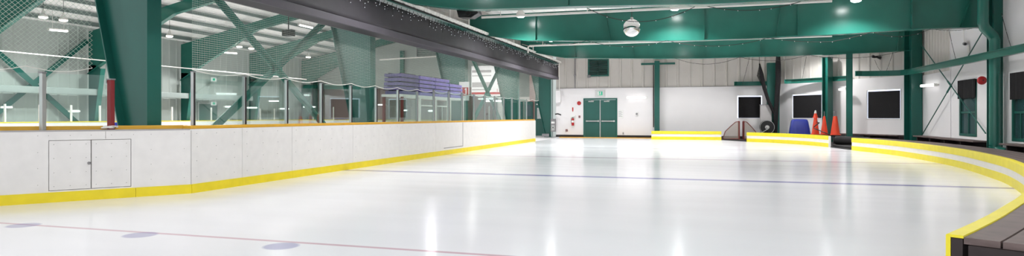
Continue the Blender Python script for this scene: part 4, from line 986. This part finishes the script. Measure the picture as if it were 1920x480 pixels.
for px, py in ((400, 149), (400, 194)):
    q = onX(px, py, AX+.6)
    o = tag(build('exit_sign', MB().box((q.x, q.y-.25, q.z-.14), (q.x+.05, q.y+.25, q.z+.14)), 'sign_white'), 'small white exit sign on the far arena wall, %s one' % ('upper' if py < 170 else 'lower'), 'exit sign')
    build('green_face', MB().box((q.x+.05, q.y-.12, q.z-.08), (q.x+.056, q.y+.12, q.z+.08)), 'sign_green', o)
q = onX(398, 232, AX+.5); y_ = q.y
r = empty('arena_doorway', (AX+.1, y_, 0), 'dark doorway in the far arena wall under the exit signs', 'door'); build('door_leaf', MB().box((AX+.05, y_-.9, 0), (AX+.12, y_+.9, 2.1)), 'green_dark', r); build('door_frame', MB().box((AX+.05, y_-1.0, 0), (AX+.16, y_-.9, 2.2)).box((AX+.05, y_+.9, 0), (AX+.16, y_+1.0, 2.2)).box((AX+.05, y_-.9, 2.1), (AX+.16, y_+.9, 2.2)), 'galv', r)
# end wall details
for px, l in ((755, 'slim green wall column on the arena end wall left of the vent'), (592, 'green wall column on the arena end wall by the corner')):
    q = onY(px, 218, AY-.2); tag(build('steel_column', MB().box((q.x-.16, AY-.42, 0), (q.x+.16, AY-.13, min(7, rz(q.x)-.1))), 'green_paint'), l, 'column', None, 'thing')
def vent(px0, py0, px1, py1, l):
    a, b_ = onY(px0, py0, AY-.1), onY(px1, py1, AY-.1); r = empty('wall_vent', ((a.x+b_.x)/2, AY-.1, b_.z), l, 'vent')
    build('vent_frame', MB().box((a.x, AY-.12, b_.z), (b_.x, AY-.02, b_.z+.08)).box((a.x, AY-.12, a.z-.08), (b_.x, AY-.02, a.z)).box((a.x, AY-.12, b_.z+.08), (a.x+.08, AY-.02, a.z-.08)).box((b_.x-.08, AY-.12, b_.z+.08), (b_.x, AY-.02, a.z-.08)), 'steel_grey', r)
    z = b_.z+.14
    while z < a.z-.1: build('louvre', MB().bar((a.x+.08, AY-.08, z), (b_.x-.08, AY-.08, z), .08, .02, (0, -.5, 1)), 'green_dark', r); z += .16
vent(781, 88, 826, 107, 'grey louvre vent high on the arena end wall')
q0, q1 = onY(712, 112, 46), onY(826, 105, 46); tag(build('sprinkler_pipe', MB().tube([q0, q1], .06, 8), 'white_paint'), 'thin white pipe crossing before the arena end wall', 'pipe')
# small loudspeaker box hanging in the arena
q = onY(541, 62, 34); tag(build('loudspeaker', MB().box((q.x-.35, q.y-.2, q.z-.2), (q.x+.35, q.y+.2, q.z+.2)).box((q.x-.03, q.y-.03, q.z+.2), (q.x+.03, q.y+.03, rz(q.x)-.05)), 'black_plastic', bevel=.02), 'dark box loudspeaker hanging in the arena behind the net', 'loudspeaker')
# players' shelter with purple slabs stored on its roof
XS0, XS1, YS0, YS1, ZS = -8.62, -7.96, 16.1, 20.95, 1.82
ps = empty('players_shelter', ((XS0+XS1)/2, (YS0+YS1)/2, -.05), 'low players shelter with white posts under the purple slabs', 'shelter')
build('roof', MB().box((XS0, YS0, ZS-.07), (XS1, YS1, ZS)), 'white_paint', ps)
for yy in (YS0+.06, 17.3, 18.5, 19.7, YS1-.06):
    for xx in (XS0+.05, XS1-.05):
        o = build('post', MB().box((xx-.035, yy-.035, -.05), (xx+.035, yy+.035, ZS-.07)), 'white_paint' if yy > 16.5 else 'red_brown', ps)
for yy in (17.3, 18.5): build('door_frame', MB().box((XS1-.02, yy+.06, 1.5), (XS1+.02, yy+1.0, 1.54)).box((XS1-.02, yy+.96, 0), (XS1+.02, yy+1.0, 1.5)), 'white_paint', ps)
build('back_pane', MB().box((XS0-.01, YS0+.1, .9), (XS0+.0, YS1-.1, ZS-.1)), 'glass', ps)
sl = ['lowest', 'second lowest', 'middle', 'second highest', 'topmost']; stn = ['nearest', 'second', 'third', 'farthest']
for i in range(4):
    for k in range(5):
        y0_ = YS0+.04+i*1.2; z0_ = ZS+.002+k*.122
        if i == 3 and k == 4: continue
        jx, jy = random.uniform(-.02, .02), random.uniform(-.03, .03)
        r = empty('plastic_slab', ((XS0+XS1)/2, y0_+.57, z0_), 'purple plastic slab, %s of the %s stack on the shelter roof' % (sl[k], stn[i]), 'slab', 'purple slabs on the shelter roof')
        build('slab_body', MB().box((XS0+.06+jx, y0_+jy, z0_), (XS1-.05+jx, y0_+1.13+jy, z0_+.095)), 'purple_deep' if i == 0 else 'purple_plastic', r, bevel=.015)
        build('foot_rail', MB().box((XS0+.12+jx, y0_+.12+jy, z0_+.095), (XS0+.2+jx, y0_+1.03+jy, z0_+.12)).box((XS1-.19+jx, y0_+.12+jy, z0_+.095), (XS1-.11+jx, y0_+1.03+jy, z0_+.12)), 'base_black', r)
# numbered sign and white banner
q = onY(870, 168, 21.55); r = empty('number_sign', tuple(q), 'white and red sign reading 11 beside the purple slabs', 'sign')
hw, hh = .19, .40
build('sign_plate', MB().box((q.x-hw, q.y, q.z-hh), (q.x+hw, q.y+.02, q.z+hh*.7)), 'sign_white', r)
build('red_field', MB().box((q.x-hw+.02, q.y-.006, q.z-.22), (q.x+hw-.02, q.y, q.z+.08)), 'red_paint', r)
dg = MB()
for dx in (-.08, .08): dg.box((q.x+dx-.02, q.y-.012, q.z-.18), (q.x+dx+.02, q.y-.006, q.z+.05)).bar((q.x+dx, q.y-.009, q.z+.04), (q.x+dx-.05, q.y-.009, q.z), .006, .03)
build('digit', dg, 'sign_white', r)
Yb = 45.0; a, b_ = onY(884, 124, Yb), onY(944, 180, Yb)
r = empty('wall_banner', ((a.x+b_.x)/2, Yb, b_.z), 'large white board with grey and red bands behind the pale green braces', 'banner')
build('board_face', MB().box((a.x, Yb, b_.z), (b_.x, Yb+.1, a.z)), 'sign_white', r)
H_ = a.z-b_.z; W_ = b_.x-a.x
gb = MB()
for t0, t1 in ((.78, .86), (.66, .69), (.30, .46), (.20, .23)): gb.box((a.x+.05, Yb-.012, b_.z+H_*t0), (a.x+W_*.62, Yb, b_.z+H_*t1))
build('grey_band', gb, 'grey_panel', r)
build('red_band', MB().box((a.x+.02, Yb-.014, b_.z+H_*.06), (b_.x-.05, Yb, b_.z+H_*.13)), 'red_paint', r)
for k, (ch, fx, fz, sz) in enumerate((('7', .78, .80, .32), ('S', .84, .38, .26), ('11', .84, .14, .2))):
    cv = bpy.data.curves.new('t', 'FONT'); cv.body = ch; cv.size = sz*1.6; cv.align_x = 'CENTER'; cv.extrude = .01
    to = bpy.data.objects.new('t', cv); COL.objects.link(to); dgx = bpy.context.evaluated_depsgraph_get(); me = bpy.data.meshes.new_from_object(to.evaluated_get(dgx))
    bpy.data.objects.remove(to); o = bpy.data.objects.new('red_lettering', me); me.materials.clear(); me.materials.append(MATS['red_paint'])
    o.rotation_euler = (PI/2, 0, 0); o.location = Vector((a.x+W_*fx, Yb-.012, b_.z+H_*fz))-wloc(r); o.parent = r; COL.objects.link(o)
# lobby doors beyond the end of the glass
for k, (px0, px1, l) in enumerate(((966, 980, 'green door behind the far glass panes, left one'), (984, 999, 'green door behind the far glass panes, right one'))):
    a, b_ = onY(px0, 189, 37.95), onY(px1, 225, 37.95); r = empty('lobby_doorway', ((a.x+b_.x)/2, 37.95, 0), l, 'door')
    build('door_leaf', MB().box((a.x, 37.92, 0), (b_.x, 37.98, 2.1)), 'green_door', r); build('push_bar', MB().box((a.x+.05, 37.86, .95), (b_.x-.05, 37.9, 1.0)), 'alu', r)
    build('window_light', MB().box((a.x+.1, 37.905, 1.2), (b_.x-.1, 37.915, 1.9)), 'pane_teal', r)
a, b_ = onY(1003, 190, 37.9), onY(1028, 224, 37.9); r = empty('lobby_doorway', ((a.x+b_.x)/2, 37.9, 0), 'green door with grey window beside the far column', 'door')
build('door_leaf', MB().box((a.x, 37.9, 0), (b_.x+.3, 37.96, 2.15)), 'green_door', r); build('window_light', MB().box((a.x+.14, 37.885, 1.05), (b_.x-.05, 37.9, 1.72)), 'galv', r); build('door_closer', MB().box((a.x+.1, 37.83, 1.9), (a.x+.5, 37.9, 1.97)), 'alu', r)
a, b_ = onY(1004, 163, 37.9), onY(1025, 190, 37.9); r = empty('lobby_window', ((a.x+b_.x)/2, 37.9, b_.z), 'green framed lobby window above the door beside the far column', 'window')
build('frame', MB().box((a.x, 37.9, b_.z), (a.x+.1, 37.98, a.z)).box((a.x+.1, 37.9, a.z-.1), (b_.x+.3, 37.98, a.z)), 'green_dark', r); build('pane', MB().box((a.x+.1, 37.93, b_.z), (b_.x+.3, 37.95, a.z-.1)), 'glass', r)

# ------------------------------------------------------------------ light, camera, view
w = bpy.data.worlds.new('World'); S.world = w; w.use_nodes = True
bg = w.node_tree.nodes['Background']; bg.inputs[0].default_value = (.95, .97, 1, 1); bg.inputs[1].default_value = 1.4
cd = bpy.data.cameras.new('Camera'); co = bpy.data.objects.new('Camera', cd); COL.objects.link(co)
co.location = (0, 0, CH); co.rotation_euler = (PI/2, 0, YAW)
cd.sensor_fit = 'HORIZONTAL'; cd.sensor_width = 36; cd.lens = F/1920*36; cd.shift_y = -(240-HZ)/1920; cd.clip_start = .05; cd.clip_end = 300
S.camera = co
S.view_settings.view_transform = 'Standard'; S.view_settings.look = 'None'; S.view_settings.gamma = 1; S.view_settings.use_curve_mapping = False
S.view_settings.exposure = 0.06
S.cycles.transparent_max_bounces = 40
